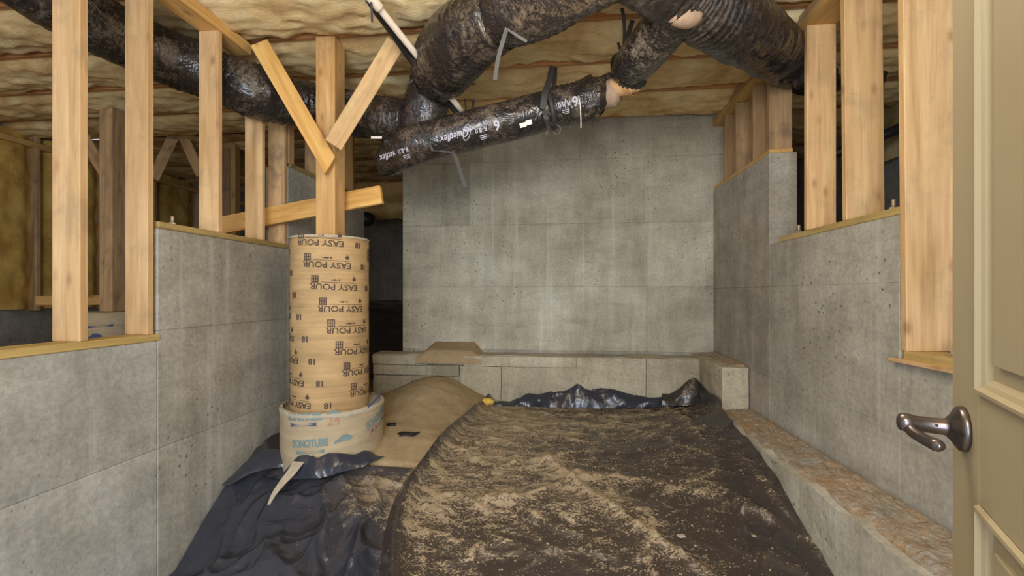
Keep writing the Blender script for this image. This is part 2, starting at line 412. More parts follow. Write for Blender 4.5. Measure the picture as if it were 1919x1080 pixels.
o = rough_box('corner_footing', (1.355, 3.90, ZE - 1.45), (XR - .01, YB - .01, ZE - .625), CON, None, .06, .011)
o.color = (1.10, 1.04, .88, 1); tag(o, 'tall block end of the footing in the back right corner', 'footing')
o = rough_box('side_footing', (1.265, .9, ZE - 2.0), (XR - .012, 3.92, ZE - .985), CON, None, .07, .012)
o.color = (1.12, 1.11, 1.05, 1); tag(o, 'low concrete footing ledge running along the foot of the right wall', 'footing')

# flaky debris lying on the right footing
def debris_strip(name, x0, x1, y0, y1, z, mat, amp, label, cat):
    def f(u, v):
        X = x0 + (x1 - x0) * u; Y = y0 + (y1 - y0) * v; p = (X, Y, 0)
        e = min(u, 1 - u if x1 < XR - .001 else 1, v * 6, (1 - v) * 6); h = smooth(e * 7)
        return Vector((X + (N(p, 9) * .02 if 0.01 < u < .2 else 0), Y, z - .012 + h * (.018 + amp * .7 * (u ** 1.5) + .006 * N(p, 14) + .004 * N(p, 40, 2) + .004 * mn.noise(Vector((X * 90, Y * 55, 1))))))
    vs, fs = grid(26, int((y1 - y0) / .014), f)
    return tag(mesh(name, vs, fs, mat, None, False), label, cat, kind='stuff')
debris_strip('flaky_debris', 1.30, XR - .002, .95, 3.90, ZE - .975, RUB, .035, 'flaky orange and grey debris covering the ledge under the right wall', 'debris')
debris_strip('crumbled_dirt', 1.42, XR - .002, 3.95, 4.78, ZE - .622, RUB, .03, 'brown crumbs of dirt on the tall corner footing block', 'debris')

# ---------------------------------------------------------------- framing
LAB = []
def stud(X0, X1, Y, z0, z1, label, mat=WOOD, tint=1.0, group=None, name='wall_stud', dx=0, dy=0):
    xm = (X0 + X1) / 2
    o = board(name, (xm, Y, z0), (xm + dx, Y + dy, z1), X1 - X0, .038, mat, (1, 0, 0))
    o.color = (tint, tint * .985, tint * .96, 1)
    tag(o, label, 'stud', group); return o
ZL0, ZL1, ZL2 = ZE - .265 + .038, ZE + .365 + .038, ZE + 1.05 + .038
ZT = ZE + 1.73
S = .1400
def plate(name, p0, p1, w_, t_, label, mat=WOODT, tint=1.0):
    o = board(name, p0, p1, w_, t_, mat, (1, 0, 0)); o.color = (tint, tint, tint, 1); return tag(o, label, 'plate')
# left wall plates and studs
xc = XL - S / 2 + .004
plate('sill_plate', (xc, .2, ZL0 - .019), (xc, 2.255, ZL0 - .019), S, .038, 'treated lower sill plate on the near low step of the left wall', tint=1.15)
plate('sill_plate', (xc, 2.245, ZL1 - .019), (xc, 3.435, ZL1 - .019), S, .038, 'treated sill plate on the middle step of the left wall', tint=.95)
plate('sill_plate', (xc, 3.46, ZL2 - .019), (xc, 4.86, ZL2 - .019), S, .038, 'sill plate on the tall far step of the left wall, behind the post', tint=.6)
plate('top_plate', (xc, 1.0, ZT + .019), (xc, 2.99, ZT + .019), S, .038, 'lower top plate over the left studs, ending at the diagonal brace', WOODO, .9)
plate('top_plate', (xc, 1.0, ZT + .058), (xc, 3.0, ZT + .058), S, .038, 'upper top plate doubled over the left studs against the ceiling', WOODO, .95)
SL = XL - S
stud(SL - .01, XL - .002, 1.84 + .019, ZL0, ZT, 'nearest and widest looking stud of the left wall, leftmost in view', WOOD, 1.12)
stud(SL, XL, 2.20, ZL0, ZT, 'second stud of the left wall, at the step in the concrete', WOOD, 1.0)
stud(SL, XL, 2.68 + .019, ZL1, ZT, 'third left stud, standing full height under the top plate end', WOOD, 1.04)
stud(SL, XL, 3.11 + .019, ZL1, ZE + 1.37, 'fourth left stud, cut off just below the black duct', WOOD, 1.0, dx=.0)
stud(SL + .0, XL, 3.40, ZL1, ZE + 1.43, 'fifth left stud, last on the middle step before the taller concrete', WOODD, 1.08)
o = board('wall_stud', (XL - .06, 3.475, ZL2 - .01), (XL - .06, 3.475, ZE + 1.47), .13, .07, WOODD, (1, 0, 0)); o.color = (.95, .9, .82, 1); tag(o, 'short doubled stud on the tall left step right behind the fifth stud', 'stud')
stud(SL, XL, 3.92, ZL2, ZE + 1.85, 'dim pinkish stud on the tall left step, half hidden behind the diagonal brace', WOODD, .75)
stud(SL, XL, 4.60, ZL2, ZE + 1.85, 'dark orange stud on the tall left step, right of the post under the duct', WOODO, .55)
# right wall plates and studs
SR = XR + .175
xr_ = XR + .085
plate('sill_plate', (xr_, 1.0, ZE - .29), (xr_, 2.24, ZE - .29), .17, .045, 'treated sill plate on the near low step of the right wall, by the door', tint=1.05)
o = plate('seal_board', (XR - .015, .95, ZE - .312), (XR - .015, 2.28, ZE - .312), .05, .016, 'thin splintered wood strip proud under the near right sill plate', WOODD)
plate('sill_plate', (xr_, 2.265, ZE + .39), (xr_, 3.40, ZE + .39), .17, .038, 'treated sill plate on the middle step of the right wall', tint=.95)
plate('sill_plate', (xr_, 3.56, ZE + 1.085), (xr_, 4.79, ZE + 1.085), .17, .03, 'weathered sill plate on the tall back step of the right wall', WOODO, .8)
plate('top_plate', (xr_, 2.0, ZT + .024), (xr_, 4.79, ZT + .024), .185, .05, 'brown lower top plate above the right wall studs', WOODO, .72)
plate('top_plate', (xr_, 1.2, ZT + .08), (xr_, 4.79, ZT + .08), .185, .06, 'grey brown upper top plate above the right wall studs', WOODD, .72)
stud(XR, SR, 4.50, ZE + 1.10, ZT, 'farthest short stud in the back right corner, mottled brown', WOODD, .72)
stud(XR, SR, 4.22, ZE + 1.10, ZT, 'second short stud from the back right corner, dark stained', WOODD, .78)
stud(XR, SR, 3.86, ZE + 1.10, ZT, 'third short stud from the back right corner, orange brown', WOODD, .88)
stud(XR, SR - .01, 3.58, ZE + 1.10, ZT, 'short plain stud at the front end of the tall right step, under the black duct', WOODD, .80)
stud(XR, SR, 3.06, ZE + .41, ZT, 'right wall stud just in front of the thick black duct', WOOD, .98)
stud(XR + .002, SR + .025, 2.67, ZE + .41, ZT, 'right wall stud with waney bark edge, middle of the three tall ones', WOOD, .96, dx=-.012)
stud(XR, SR + .045, 2.235, ZE - .267, ZT, 'widest right wall stud nearest the door, grey smudges along it', WOOD, 1.0, dx=-.018)
# anchor bolts
def bolt(p, label):
    e = empty('anchor_bolt', p); tag(e, label, 'bolt')
    bm = lathe_bm([(0, 0), (.009, 0), (.009, .055), (.007, .06), (0, .06)], 12); bm_obj('threaded_rod', bm, STEEL, e, True)
    bm = lathe_bm([(0, .006), (.018, .006), (.018, .02), (0, .02)], 6); bm_obj('nut', bm, STEEL, e)
    bm = lathe_bm([(0, 0), (.028, 0), (.028, .005), (0, .005)], 20); bm_obj('washer', bm, STEEL, e)
bolt((XR + .07, 2.40, ZE + .409), 'anchor bolt standing proud on the right plate beside the widest stud')
bolt((XR + .04, 3.22, ZE + .409), 'small anchor bolt at the far end of the middle right plate')
bolt((XR + .10, 2.09, ZE - .267), 'anchor bolt with washer on the low plate near the door edge')
bolt((XL - .08, 2.42, ZL1), 'anchor bolt on the left plate between the second and third studs')

# ceiling joists and insulation batts
JY = [1.38, 1.94, 2.50, 3.05, 3.62, 4.18, 4.74, 5.3, 5.9, 6.5, 7.1, 7.7]
names_y = ['nearest visible floor joist, over the front of the left studs', 'second floor joist from the front', 'third floor joist from the front, above the diagonal brace tops',
           'floor joist passing over the timber post', 'floor joist just behind the duct joint', 'floor joist over the torn duct end', 'floor joist lying along the top of the back wall',
           'floor joist just behind the back wall', 'second floor joist beyond the back wall', 'third floor joist beyond the back wall', 'fourth floor joist beyond the back wall', 'last floor joist by the far foundation wall']
for y, l in zip(JY, names_y):
    o = board('floor_joist', (-6.1, y, ZE + 1.975), (3.3, y, ZE + 1.975), .24, .038, WOODD, (0, 0, 1)); o.color = (.95, .72, .55, 1); tag(o, l, 'joist', 'floor joists')
bn = ['nearest insulation batt at the top of the view', 'second insulation batt, pale yellow, behind the white pipe top', 'third insulation batt, pale yellow, above the diagonal braces',
      'fourth insulation batt, over the duct joint', 'fifth insulation batt, cream and pink, above the printed duct', 'insulation batt over the torn duct end', 'last insulation batt in front of the back wall',
      'first insulation batt beyond the back wall', 'second insulation batt beyond the back wall', 'third insulation batt beyond the back wall', 'fourth insulation batt beyond the back wall', 'insulation batt next to the far foundation wall']
ys = [.8] + JY
for k in range(len(ys) - 1):
    y0, y1 = ys[k] + .021, ys[k + 1] - .021
    if k == 7: y0 = 5.03
    def f(u, v, y0=y0, y1=y1, k=k):
        X = -6.1 + 9.4 * u; Y = y0 + (y1 - y0) * v; e = min(v, 1 - v); p = (X, Y, k * 3.1)
        sag = .055 * smooth(e * 7) + .03 * smooth(e * 2)
        z = ZE + 1.895 - sag + .030 * N(p, 3.2) + .024 * N((X * 1.0, Y * 2.2, k), 7) + .009 * N((X, Y * 1.6, k), 21)
        z -= .018 * max(0, math.sin(X * 2.6 + k * 1.7 + 1.2 * N(p, 2))) ** 6
        return Vector((X, Y, z))
    vs, fs = grid(300, 22, f); nb = len(vs)
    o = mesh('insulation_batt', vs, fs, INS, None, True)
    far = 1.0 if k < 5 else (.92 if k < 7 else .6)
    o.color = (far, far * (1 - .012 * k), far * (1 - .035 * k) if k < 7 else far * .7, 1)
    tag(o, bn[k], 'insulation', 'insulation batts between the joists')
def f(u, v):
    X = -6.1 + 4.0 * u; Y = 4.76 + .27 * v
    return Vector((X, Y, ZE + 1.85 + .03 * N((X, Y, 4), 4)))
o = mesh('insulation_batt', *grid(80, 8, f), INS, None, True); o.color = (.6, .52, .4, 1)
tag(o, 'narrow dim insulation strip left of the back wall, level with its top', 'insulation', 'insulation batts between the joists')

# ---------------------------------------------------------------- timber post on its form tubes
TC = pd(620, 600, 3.25); TR = .268
post_top = ZE + 1.85; tube_top = ZE + .395; low_top = ZE - .800
po = board('timber_post', (TC.x, TC.y, tube_top + .004), (TC.x + .0, TC.y, post_top), .145, .15, WOOD, (1, 0, 0)); po.color = (1.12, 1.04, .86, 1)
tag(po, 'thick square timber post standing on the cardboard form tube', 'post')

def text_mesh(s, size, font_bold=0.0, wsc=1.0):
    cu = bpy.data.curves.new('t', 'FONT'); cu.body = s; cu.size = size; cu.align_x = 'CENTER'; cu.align_y = 'CENTER'; cu.resolution_u = 3; cu.offset = font_bold
    ob = bpy.data.objects.new('t', cu); C.objects.link(ob); bpy.context.view_layer.update()
    dg = bpy.context.evaluated_depsgraph_get(); me = bpy.data.meshes.new_from_object(ob.evaluated_get(dg))
    vs = [(v.co.x * wsc, v.co.y) for v in me.vertices]; fs = [tuple(p.vertices) for p in me.polygons]
    bpy.data.objects.remove(ob); bpy.data.meshes.remove(me)
    return vs, fs
def add2(acc, vs, fs, dx=0, dy=0, rot=0, shear=0):
    o = len(acc[0]); c, s = math.cos(rot), math.sin(rot)
    for x, y in vs:
        x, y = x + shear * y, y; acc[0].append((x * c - y * s + dx, x * s + y * c + dy))
    acc[1].extend(tuple(i + o for i in f) for f in fs)
def rect2(x0, y0, x1, y1, n=1):
    vs, fs = [], []
    for i in range(n + 1):
        x = x0 + (x1 - x0) * i / n; vs += [(x, y0), (x, y1)]
    fs = [(2 * i, 2 * i + 2, 2 * i + 3, 2 * i + 1) for i in range(n)]
    return vs, fs
def poly2(pts): return list(pts), [tuple(range(len(pts)))]
def wrap(name, acc, cx, cy, R, phi, z, mat, parent, flip=False):
    """lays a flat drawing on a vertical cylinder; phi = angle from the camera direction, positive to the right"""
    base = math.atan2(-cy, -cx); vs = []
    for x, y in acc[0]:
        if flip: x, y = -x, -y
        a = base + phi + x / R
        vs.append((math.cos(a) * R, math.sin(a) * R, z + y))
    me = bpy.data.meshes.new(name); me.from_pydata(vs, [], acc[1]); me.update()
    return link(name, me, mat, parent)

tu = empty('form_tube', (TC.x, TC.y, 0)); tag(tu, 'tall brown cardboard form tube printed with dark letters, under the timber post', 'form tube')
def wall_tube(parent, R, z0, z1, mat, rag=0.004, th=.008, seg=72, fill=None, fillz=.02, peel=0):
    vs, fs = [], []; nz = 14
    prof = [(R, z0 + (z1 - z0) * i / nz) for i in range(nz + 1)] + [(R - th, z1 - .0), (R - th, z0 + .001)]
    for i, (r, z) in enumerate(prof):
        for j in range(seg):
            a = 2 * math.pi * j / seg; rr = r + (.0015 * mn.noise(Vector((math.cos(a) * 3, math.sin(a) * 3, z * 3))))
            zz = z + (rag * mn.noise(Vector((math.cos(a) * 6, math.sin(a) * 6, 4))) if i in (nz, nz + 1) else 0)
            vs.append((rr * math.cos(a), rr * math.sin(a), zz))
    m = len(prof)
    for i in range(m - 1):
        for j in range(seg): k = (j + 1) % seg; fs.append((i * seg + j, i * seg + k, (i + 1) * seg + k, (i + 1) * seg + j))
    o = mesh('cardboard_wall', vs, fs, mat, parent, True)
    if fill:
        def f(u, v):
            r = u * (R - th * .5); a = 2 * math.pi * v; return Vector((r * math.cos(a), r * math.sin(a), z1 - fillz + .012 * mn.noise(Vector((r * math.cos(a) * 14, r * math.sin(a) * 14, 0)))))
        vs, fs = grid(8, 60, f); mesh('concrete_fill', vs, fs, fill, parent, True)
    return o
wall_tube(tu, TR, low_top - .03, tube_top, CARD, .006, fill=PLASTER, fillz=.006)
# pale worn rim
vs, fs = [], []
for j in range(72):
    a = 2 * math.pi * j / 72
    dz = .010 + .008 * abs(mn.noise(Vector((math.cos(a) * 5, math.sin(a) * 5, 9))))
    for r, z in ((TR + .0025, tube_top - dz), (TR + .003, tube_top + .003), (TR - .010, tube_top + .005)): vs.append((r * math.cos(a), r * math.sin(a), z))
for j in range(72):
    k = (j + 1) % 72
    for i in range(2): fs.append((j * 3 + i, k * 3 + i, k * 3 + i + 1, j * 3 + i + 1))
tag(mesh('worn_rim', vs, fs, PLASTER, tu, True), 'pale cement caked rim')

A = ([], [])                                                     # the stamp, upright; it is printed upside down
tv = text_mesh('EASY POUR', .056, .0008, .98); W = max(v[0] for v in tv[0]) * 2; k = .33 / W
add2(A, [(x * k, y) for x, y in tv[0]], tv[1], 0, 0, math.radians(-2))
add2(A, *rect2(-.15, -.030, .09, -.0275, 8), rot=math.radians(-2))
for i in range(4): add2(A, *rect2(.105 + i * .0135, -.078, .112 + i * .0135, -.026))        # framed grid mark
for yy in (-.078, -.056, -.034): add2(A, *rect2(.105, yy, .155, yy + .005, 2))
add2(A, *poly2([(-.150, -.052), (-.144, -.038), (-.124, -.038), (-.118, -.052), (-.134, -.066)])); add2(A, *poly2([(-.140, -.066), (-.128, -.066), (-.128, -.070), (-.140, -.070)]))
add2(A, *poly2([(-.02, -.046), (.0, -.040), (.035, -.046), (.0, -.052)])); add2(A, *poly2([(-.035, -.046), (-.028, -.038), (-.02, -.046), (-.028, -.054)]))
add2(A, *rect2(-.15, .026, -.06, .0275, 3))
B = ([], []); tv = text_mesh('18', .055, .0016); add2(B, *tv)
masters = {}
for j in range(-1, 9):
    for m in (0, 1, 2):
        phi = math.radians(-16 + 11.0 * j - 122 * m); z = tube_top - .050 - .150 * j - .048 * m
        if not (low_top + .03 < z < tube_top - .045): continue
        ph = (math.degrees(phi) + 180) % 360 - 180
        if abs(ph) > 125: pass
        else:
            o = wrap('printed_wording', A, TC.x, TC.y, TR + .0032, phi, z, INK, tu, True)
        p2 = (ph + 58 + 180) % 360 - 180
        if abs(p2) < 95: wrap('printed_number', B, TC.x, TC.y, TR + .0032, math.radians(p2), z - .006, INK, tu, True)

T2 = pd(626, 800, 3.25); R2 = .352
tw = empty('wide_form_tube', (T2.x, T2.y, 0)); tag(tw, 'short wide cardboard tube with blue green lettering at the base of the tall tube', 'form tube')
wall_tube(tw, R2, ZE - 1.32, low_top, CARD2, .012, .012, fill=PLASTER, fillz=.022)
vs, fs = [], []
for j in range(90):
    a = 2 * math.pi * j / 90
    dz = .018 + .02 * abs(mn.noise(Vector((math.cos(a) * 5, math.sin(a) * 5, 3)))); e = .006 * mn.noise(Vector((math.cos(a) * 8, math.sin(a) * 8, 7)))
    for r, z in ((R2 + .003, low_top - dz), (R2 + .006, low_top - .004), (R2 + .001, low_top + .006 + e), (R2 - .02, low_top + .008 + e)): vs.append((r * math.cos(a), r * math.sin(a), z))
for j in range(90):
    k = (j + 1) % 90
    for i in range(3): fs.append((j * 4 + i, k * 4 + i, k * 4 + i + 1, j * 4 + i + 1))
tag(mesh('worn_rim', vs, fs, PLASTER, tw, True), 'pale cement caked rim')
S1 = ([], []); tv = text_mesh('SONOTUBE', .068, .0035); W = max(v[0] for v in tv[0]) * 2; add2(S1, [(x * .25 / W, y) for x, y in tv[0]], tv[1], 0, 0, math.radians(4))
S2 = ([], []); add2(S2, *poly2([(-.1, -.012), (-.09, 0), (-.1, .012), (-.03, .006), (.03, .006), (.1, .014), (.095, .0), (.1, -.01), (.03, -.007), (-.03, -.007)]), rot=math.radians(4))
S3 = ([], []); add2(S3, *poly2([(-.06, -.03), (-.055, -.012), (-.03, .0), (-.01, .022), (.02, .026), (.04, .015), (.055, .01), (.06, -.006), (.045, -.018), (.0, -.018)]))
S4 = ([], []); tv = text_mesh('24', .085, .0004); add2(S4, *tv, rot=math.radians(6))
def p2w(px, py):
    """pixel on the wide tube -> phi, z"""
    w2 = R2 / 3.25 * F; s = max(-.98, min(.98, (px - 626) / w2)); phi = math.asin(s); d = 3.25 - R2 * math.cos(phi); return phi, ZE - (py - 550) / F * d
def st2(A_, px, py, mat, nm): ph, z = p2w(px, py); return wrap(nm, A_, T2.x, T2.y, R2 + .0035, ph, z, mat, tw)
st2(S1, 578, 779, BLUE, 'printed_wording'); st2(S2, 577, 793, BLUE2, 'printed_bar'); st2(S3, 622, 778, BLUE, 'printed_mark'); st2(S4, 625, 791, RED, 'printed_number')
st2(S1, 587, 829, BLUE, 'printed_wording'); st2(S2, 588, 845, BLUE, 'printed_bar'); st2(S3, 641, 826, BLUE, 'printed_mark')
S1r = ([], []); add2(S1r, S1[0], S1[1], rot=math.radians(14)); S2r = ([], []); add2(S2r, S2[0], S2[1], rot=math.radians(14))
st2(S1r, 700, 791, BLUE, 'printed_wording'); st2(S2r, 702, 805, BLUE2, 'printed_bar'); st2(S2r, 697, 757, BLUE2, 'printed_bar')
S5 = ([], []); add2(S5, S4[0], S4[1], rot=math.radians(10)); st2(S5, 690, 818, RED, 'printed_number')

# diagonal braces
def brace(name, a, b, w_, t_, mat, label, tint=1.0, side=None, ends=None):
    d = (b - a).normalized(); vdir = ((a + b) / 2 - Vector((0, 0, ZE))).normalized()
    s = vdir.cross(d) if side is None else Vector(side)
    o = board(name, a, b, w_, t_, mat, s, ends=ends); o.color = (tint, tint * .97, tint * .88, 1); return tag(o, label, 'brace')
brace('diagonal_brace', pd(487, 82, 3.10), pd(620, 312, 3.10), .122, .038, WOODO, 'long diagonal brace from the left top plate down to the post', .98, ends=(0, .04))
brace('diagonal_brace', pd(625, 272, 3.05), pd(741, 82, 2.98), .118, .038, WOOD, 'pale short diagonal brace rising right from the post to the ceiling', 1.12)
brace('lumber_offcut', pd(412, 424, 3.60), pd(716, 365, 3.40), .14, .040, WOODO, 'loose sloping plank leaning behind the post and the fourth stud', 1.05, side=(0, 0, 1))

# ---------------------------------------------------------------- ducts
def P4(l): return [(*pd(x, y, d), r) for x, y, d, r in l]
def printing(name, acc, px, py, d, ang, mat, parent, flip=True, rad=.133, axis=None):
    """flat drawing bent round a duct lying across the view: x along the duct"""
    c = pd(px, py, d); ca, sa = math.cos(ang), math.sin(ang)
    view = (c - Vector((0, 0, ZE))).normalized(); rt = Vector((cs, sn, 0)); up = Vector((0, 0, 1))
    ax = (rt * ca + up * sa).normalized() if axis is None else axis
    nrm = (-view - ax * (-view).dot(ax)).normalized(); bi = nrm.cross(ax)
    if bi.z < 0: bi = -bi
    cen = c
    vs = []
    for x, y in acc[0]:
        if flip: x, y = -x, -y
        t = y / rad; vs.append(cen + ax * x + nrm * (rad + .009) * math.cos(t) + bi * (rad + .009) * math.sin(t))
    me = bpy.data.meshes.new(name); me.from_pydata([tuple(v) for v in vs], [], acc[1]); me.update(); return link(name, me, mat, parent)
def strap(parent, px, py, d, r, ang, w_=.03, mat=STRAP, name='strap_band'):
    c = pd(px, py, d); ax = (Vector((cs, sn, 0)) * math.cos(ang) + Vector((0, 0, 1)) * math.sin(ang)).normalized()
    M = ax.to_track_quat('Z', 'Y').to_matrix().to_4x4(); M.translation = c
    bm = lathe_bm([(r, -w_ / 2), (r + .004, -w_ / 2), (r + .004, w_ / 2), (r, w_ / 2)], 40, None, M)
    return bm_obj(name, bm, mat, parent, True)

dA = empty('flexible_duct'); tag(dA, 'thick black duct crossing behind the left studs and the timber post', 'duct')
tube('jacket', P4([(-140, -150, 1.98, .14), (-20, -75, 2.16, .145), (90, -5, 2.42, .155), (193, 52, 2.68, .165), (290, 97, 2.95, .178), (360, 125, 3.08, .18), (412, 145, 3.15, .165)]), DUCT, dA, 36, 14, .022, .004, seed=1)
tube('jacket', P4([(418, 147, 3.17, .15), (435, 153, 3.18, .175), (480, 172, 3.22, .185), (540, 190, 3.4, .175), (610, 203, 3.52, .17), (680, 216, 3.5, .165), (730, 224, 3.42, .16), (765, 228, 3.38, .15)]), DUCT, dA, 36, 14, .024, .009, seed=2)
strap(dA, 416, 146, 3.17, .162, math.radians(-20), .035)
o = box('paper_label', (-.04, -.001, -.009), (.04, .001, .009), WHITE, dA, 0); o.location = pd(706, 258, 3.27); o.rotation_euler = (0, 0, PSI)

dC = empty('flexible_duct'); tag(dC, 'dusty brown black duct rising from the joint to the top of the view', 'duct')
tube('jacket', P4([(778, 262, 3.36, .12), (788, 235, 3.36, .155), (800, 195, 3.34, .165), (808, 165, 3.30, .155)]), DUCT, dC, 36, 12, .03, .004, seed=5).color = (.5, .45, .45, 1)
tube('jacket', P4([(812, 158, 3.28, .15), (826, 130, 3.08, .20), (850, 96, 2.86, .215), (885, 62, 2.66, .20), (935, 33, 2.5, .165)]), DUCT, dC, 40, 14, .022, .006, seed=6).color = (1.15, 1.05, .95, 1)
tube('jacket', P4([(938, 32, 2.5, .15), (965, 18, 2.42, .18), (1015, -8, 2.3, .185), (1080, -45, 2.16, .18), (1160, -90, 2.0, .18)]), DUCT, dC, 40, 12, .022, .006, seed=7).color = (1.1, 1.0, .9, 1)
strap(dC, 936, 33, 2.5, .170, math.radians(30), .03)
strap(dC, 810, 161, 3.29, .165, math.radians(70), .02)

dD = empty('flexible_duct'); tag(dD, 'black duct with white lettering hanging across the top of the back wall', 'duct')
tube('jacket', P4([(724, 318, 3.55, .07), (732, 300, 3.45, .115), (752, 284, 3.3, .135), (785, 271, 3.2, .14), (830, 258, 3.17, .138), (900, 240, 3.15, .137), (965, 225, 3.15, .137), (1026, 207, 3.15, .133)]), DUCT, dD, 40, 14, .010, .0, seed=11).color = (1, .9, .85, 1)
tube('jacket', P4([(1030, 206, 3.15, .130), (1050, 200, 3.15, .138), (1080, 194, 3.15, .142), (1100, 190, 3.15, .150), (1112, 187, 3.15, .155)]), DUCT, dD, 40, 10, .012, .010, seed=12).color = (1, .95, .9, 1)
# torn open sleeve end and bare wool core
tube('torn_sleeve', P4([(1108, 188, 3.15, .158), (1120, 187, 3.15, .160), (1130, 190, 3.15, .135), (1139, 196, 3.15, .10)]), DUCT, dD, 30, 6, .03, 0, cap=False, seed=13).color = (1.3, 1.25, .9, 1)
tube('bare_core', P4([(1100, 186, 3.14, .08), (1130, 181, 3.12, .085), (1152, 174, 3.06, .088), (1163, 172, 3.04, .06)]), SKIN, dD, 26, 8, .02, seed=14)
tube('bare_core', P4([(1150, 168, 3.05, .06), (1172, 158, 3.0, .075), (1190, 152, 2.95, .08), (1204, 158, 2.95, .045)]), INS, dD, 24, 8, .035, seed=15).color = (.8, .62, .5, 1)
tag(tube('joint_collar', P4([(1122, 160, 3.10, .05), (1148, 152, 3.06, .055), (1160, 166, 3.02, .03)]), DUCT, dD, 16, 6, .02, seed=16), 'dark torn scrap')
strap(dD, 1030, 206, 3.15, .140, math.radians(14), .035)
ang = math.radians(14)
Q = ([], []); tv = text_mesh('Quietflex', .058, .0008); W = max(v[0] for v in tv[0]) * 2; add2(Q, [(x * .20 / W, y) for x, y in tv[0]], tv[1], shear=.35)
def ellipse_ring(cx, cy, a, b, th, n=24):
    vs = []; 
    for i in range(n): t = 2 * math.pi * i / n; vs += [(cx + a * math.cos(t), cy + b * math.sin(t)), (cx + (a - th) * math.cos(t), cy + (b - th) * math.sin(t))]
    return vs, [(2 * i, 2 * ((i + 1) % n), 2 * ((i + 1) % n) + 1, 2 * i + 1) for i in range(n)]
add2(Q, *ellipse_ring(-.088, .0, .028, .048, .005), shear=.4)
R8 = ([], []); add2(R8, *text_mesh('R-8.0', .040, .0008)); add2(R8, *rect2(-.03, .034, .02, .040)); add2(R8, *rect2(-.03, .046, .02, .052)); add2(R8, *rect2(-.03, .058, .015, .062))
SIX = ([], []); add2(SIX, *text_mesh('6', .085, .0022))
def on_axis(px): return lerp([(752, 284), (785, 271), (830, 258), (900, 240), (965, 225), (1026, 207), (1060, 198), (1090, 192)], px)
for px, dy, a_, acc in ((853, 4, ang, Q), (901, 6, ang, R8), (929, 2, ang, SIX), (774, 0, ang, R8), (797, -6, ang, SIX), (1070, -8, ang, SIX), (1050, -6, ang, R8)):
    o = printing('printed_lettering', acc, px, on_axis(px) + dy * .6, lerp([(752, 3.29), (785, 3.195), (830, 3.165), (900, 3.145), (1000, 3.145)], px), math.radians(14.9), WINK, dD, rad=.1375, axis=None if px > 830 else (pd(830, 258, 3.17) - pd(740, 288, 3.33)).normalized())
o = printing('printed_lettering', Q, 752, 284, 3.285, ang, WINK, dD, rad=.1385, axis=(pd(830, 258, 3.17) - pd(740, 288, 3.33)).normalized())
LBL = ([], []); add2(LBL, *rect2(-.045, -.016, .0, .012, 2)); add2(LBL, *rect2(.0, -.01, .04, .02, 2))
o = printing('paper_label', LBL, 982, 221, 3.15, ang, WHITE, dD, False, .140)
me = o.data
for v in me.vertices: v.co += Vector((0, 0, -.045))

dE = empty('flexible_duct'); tag(dE, 'short grey scuffed duct hanging open ended to the right of the printed duct', 'duct')
tube('jacket', P4([(1170, 150, 2.96, .06), (1172, 138, 2.93, .10), (1182, 126, 2.88, .125), (1205, 100, 2.74, .130), (1232, 68, 2.58, .132), (1262, 34, 2.42, .128), (1284, 8, 2.3, .12)]), DUCT, dE, 36, 12, .014, .0, seed=21).color = (2.0, 2.05, 2.1, 1)
tube('gathered_end', P4([(1160, 108, 2.96, .04), (1162, 122, 2.94, .055), (1168, 138, 2.93, .065), (1182, 150, 2.92, .055), (1200, 152, 2.9, .045), (1208, 146, 2.88, .02)]), DUCT, dE, 22, 10, .02, .006, seed=22).color = (.4, .42, .45, 1)
tube('taped_patch', P4([(1240, 22, 2.26, .03), (1268, 24, 2.24, .055), (1296, 28, 2.26, .06), (1310, 36, 2.3, .03)]), SKIN, dE, 20, 8, .02, seed=23)

dF = empty('flexible_duct'); tag(dF, 'thick glossy black duct running from the top of the view over the right wall', 'duct')
tube('jacket', P4([(1120, -130, 2.0, .16), (1210, -55, 2.15, .16), (1275, -10, 2.25, .150), (1302, 8, 2.3, .135), (1335, 25, 2.37, .165), (1380, 48, 2.5, .175), (1425, 78, 2.80, .175), (1465, 106, 3.12, .17), (1500, 128, 3.42, .165), (1530, 138, 3.75, .165), (1580, 135, 4.05, .16), (1700, 100, 4.2, .16)]), DUCT, dF, 40, 14, .028, .010, seed=31).color = (.6, .6, .65, 1)
tube('gathered_end', P4([(1480, 128, 3.18, .07), (1497, 140, 3.2, .08), (1512, 150, 3.25, .07)]), DUCT, dF, 20, 8, .02, seed=33).color = (.5, .6, .8, 1)

# hanger straps, each tied to its duct
def hs(parent, pts, w_, name='strap_tail', mat=STRAP, th=.004): return ribbon(name, [pd(*p) for p in pts], w_, mat, parent, th)
hs(dD, [(1036, 124, 3.05), (1030, 150, 3.02), (1022, 175, 2.99), (1018, 205, 2.99)], .042, 'strap_band')
hs(dD, [(1041, 126, 3.12), (1040, 150, 3.10), (1038, 165, 3.08)], .03)
hs(dD, [(1020, 208, 3.0), (1024, 222, 3.0), (1028, 236, 3.04), (1032, 240, 3.04)], .03)
hs(dD, [(1028, 236, 3.03), (1042, 234, 3.02), (1051, 241, 3.02), (1046, 252, 3.02), (1036, 247, 3.02), (1028, 236, 3.03)], .010)
hs(dD, [(1028, 236, 3.03), (1027, 244, 3.02), (1024, 254, 3.02)], .014)
hs(dD, [(775, 205, 3.1), (780, 225, 3.06), (793, 250, 3.04), (806, 272, 3.03), (812, 283, 3.03)], .018)
hs(dD, [(812, 283, 3.03), (830, 284, 3.03), (850, 286, 3.03)], .012)
hs(dD, [(848, 284, 3.04), (856, 300, 3.04), (863, 322, 3.04), (873, 352, 3.04)], .024)
hs(dD, [(1085, 180, 2.99), (1088, 200, 2.99), (1089, 222, 3.0), (1089, 240, 3.0)], .006, mat=WHITE)
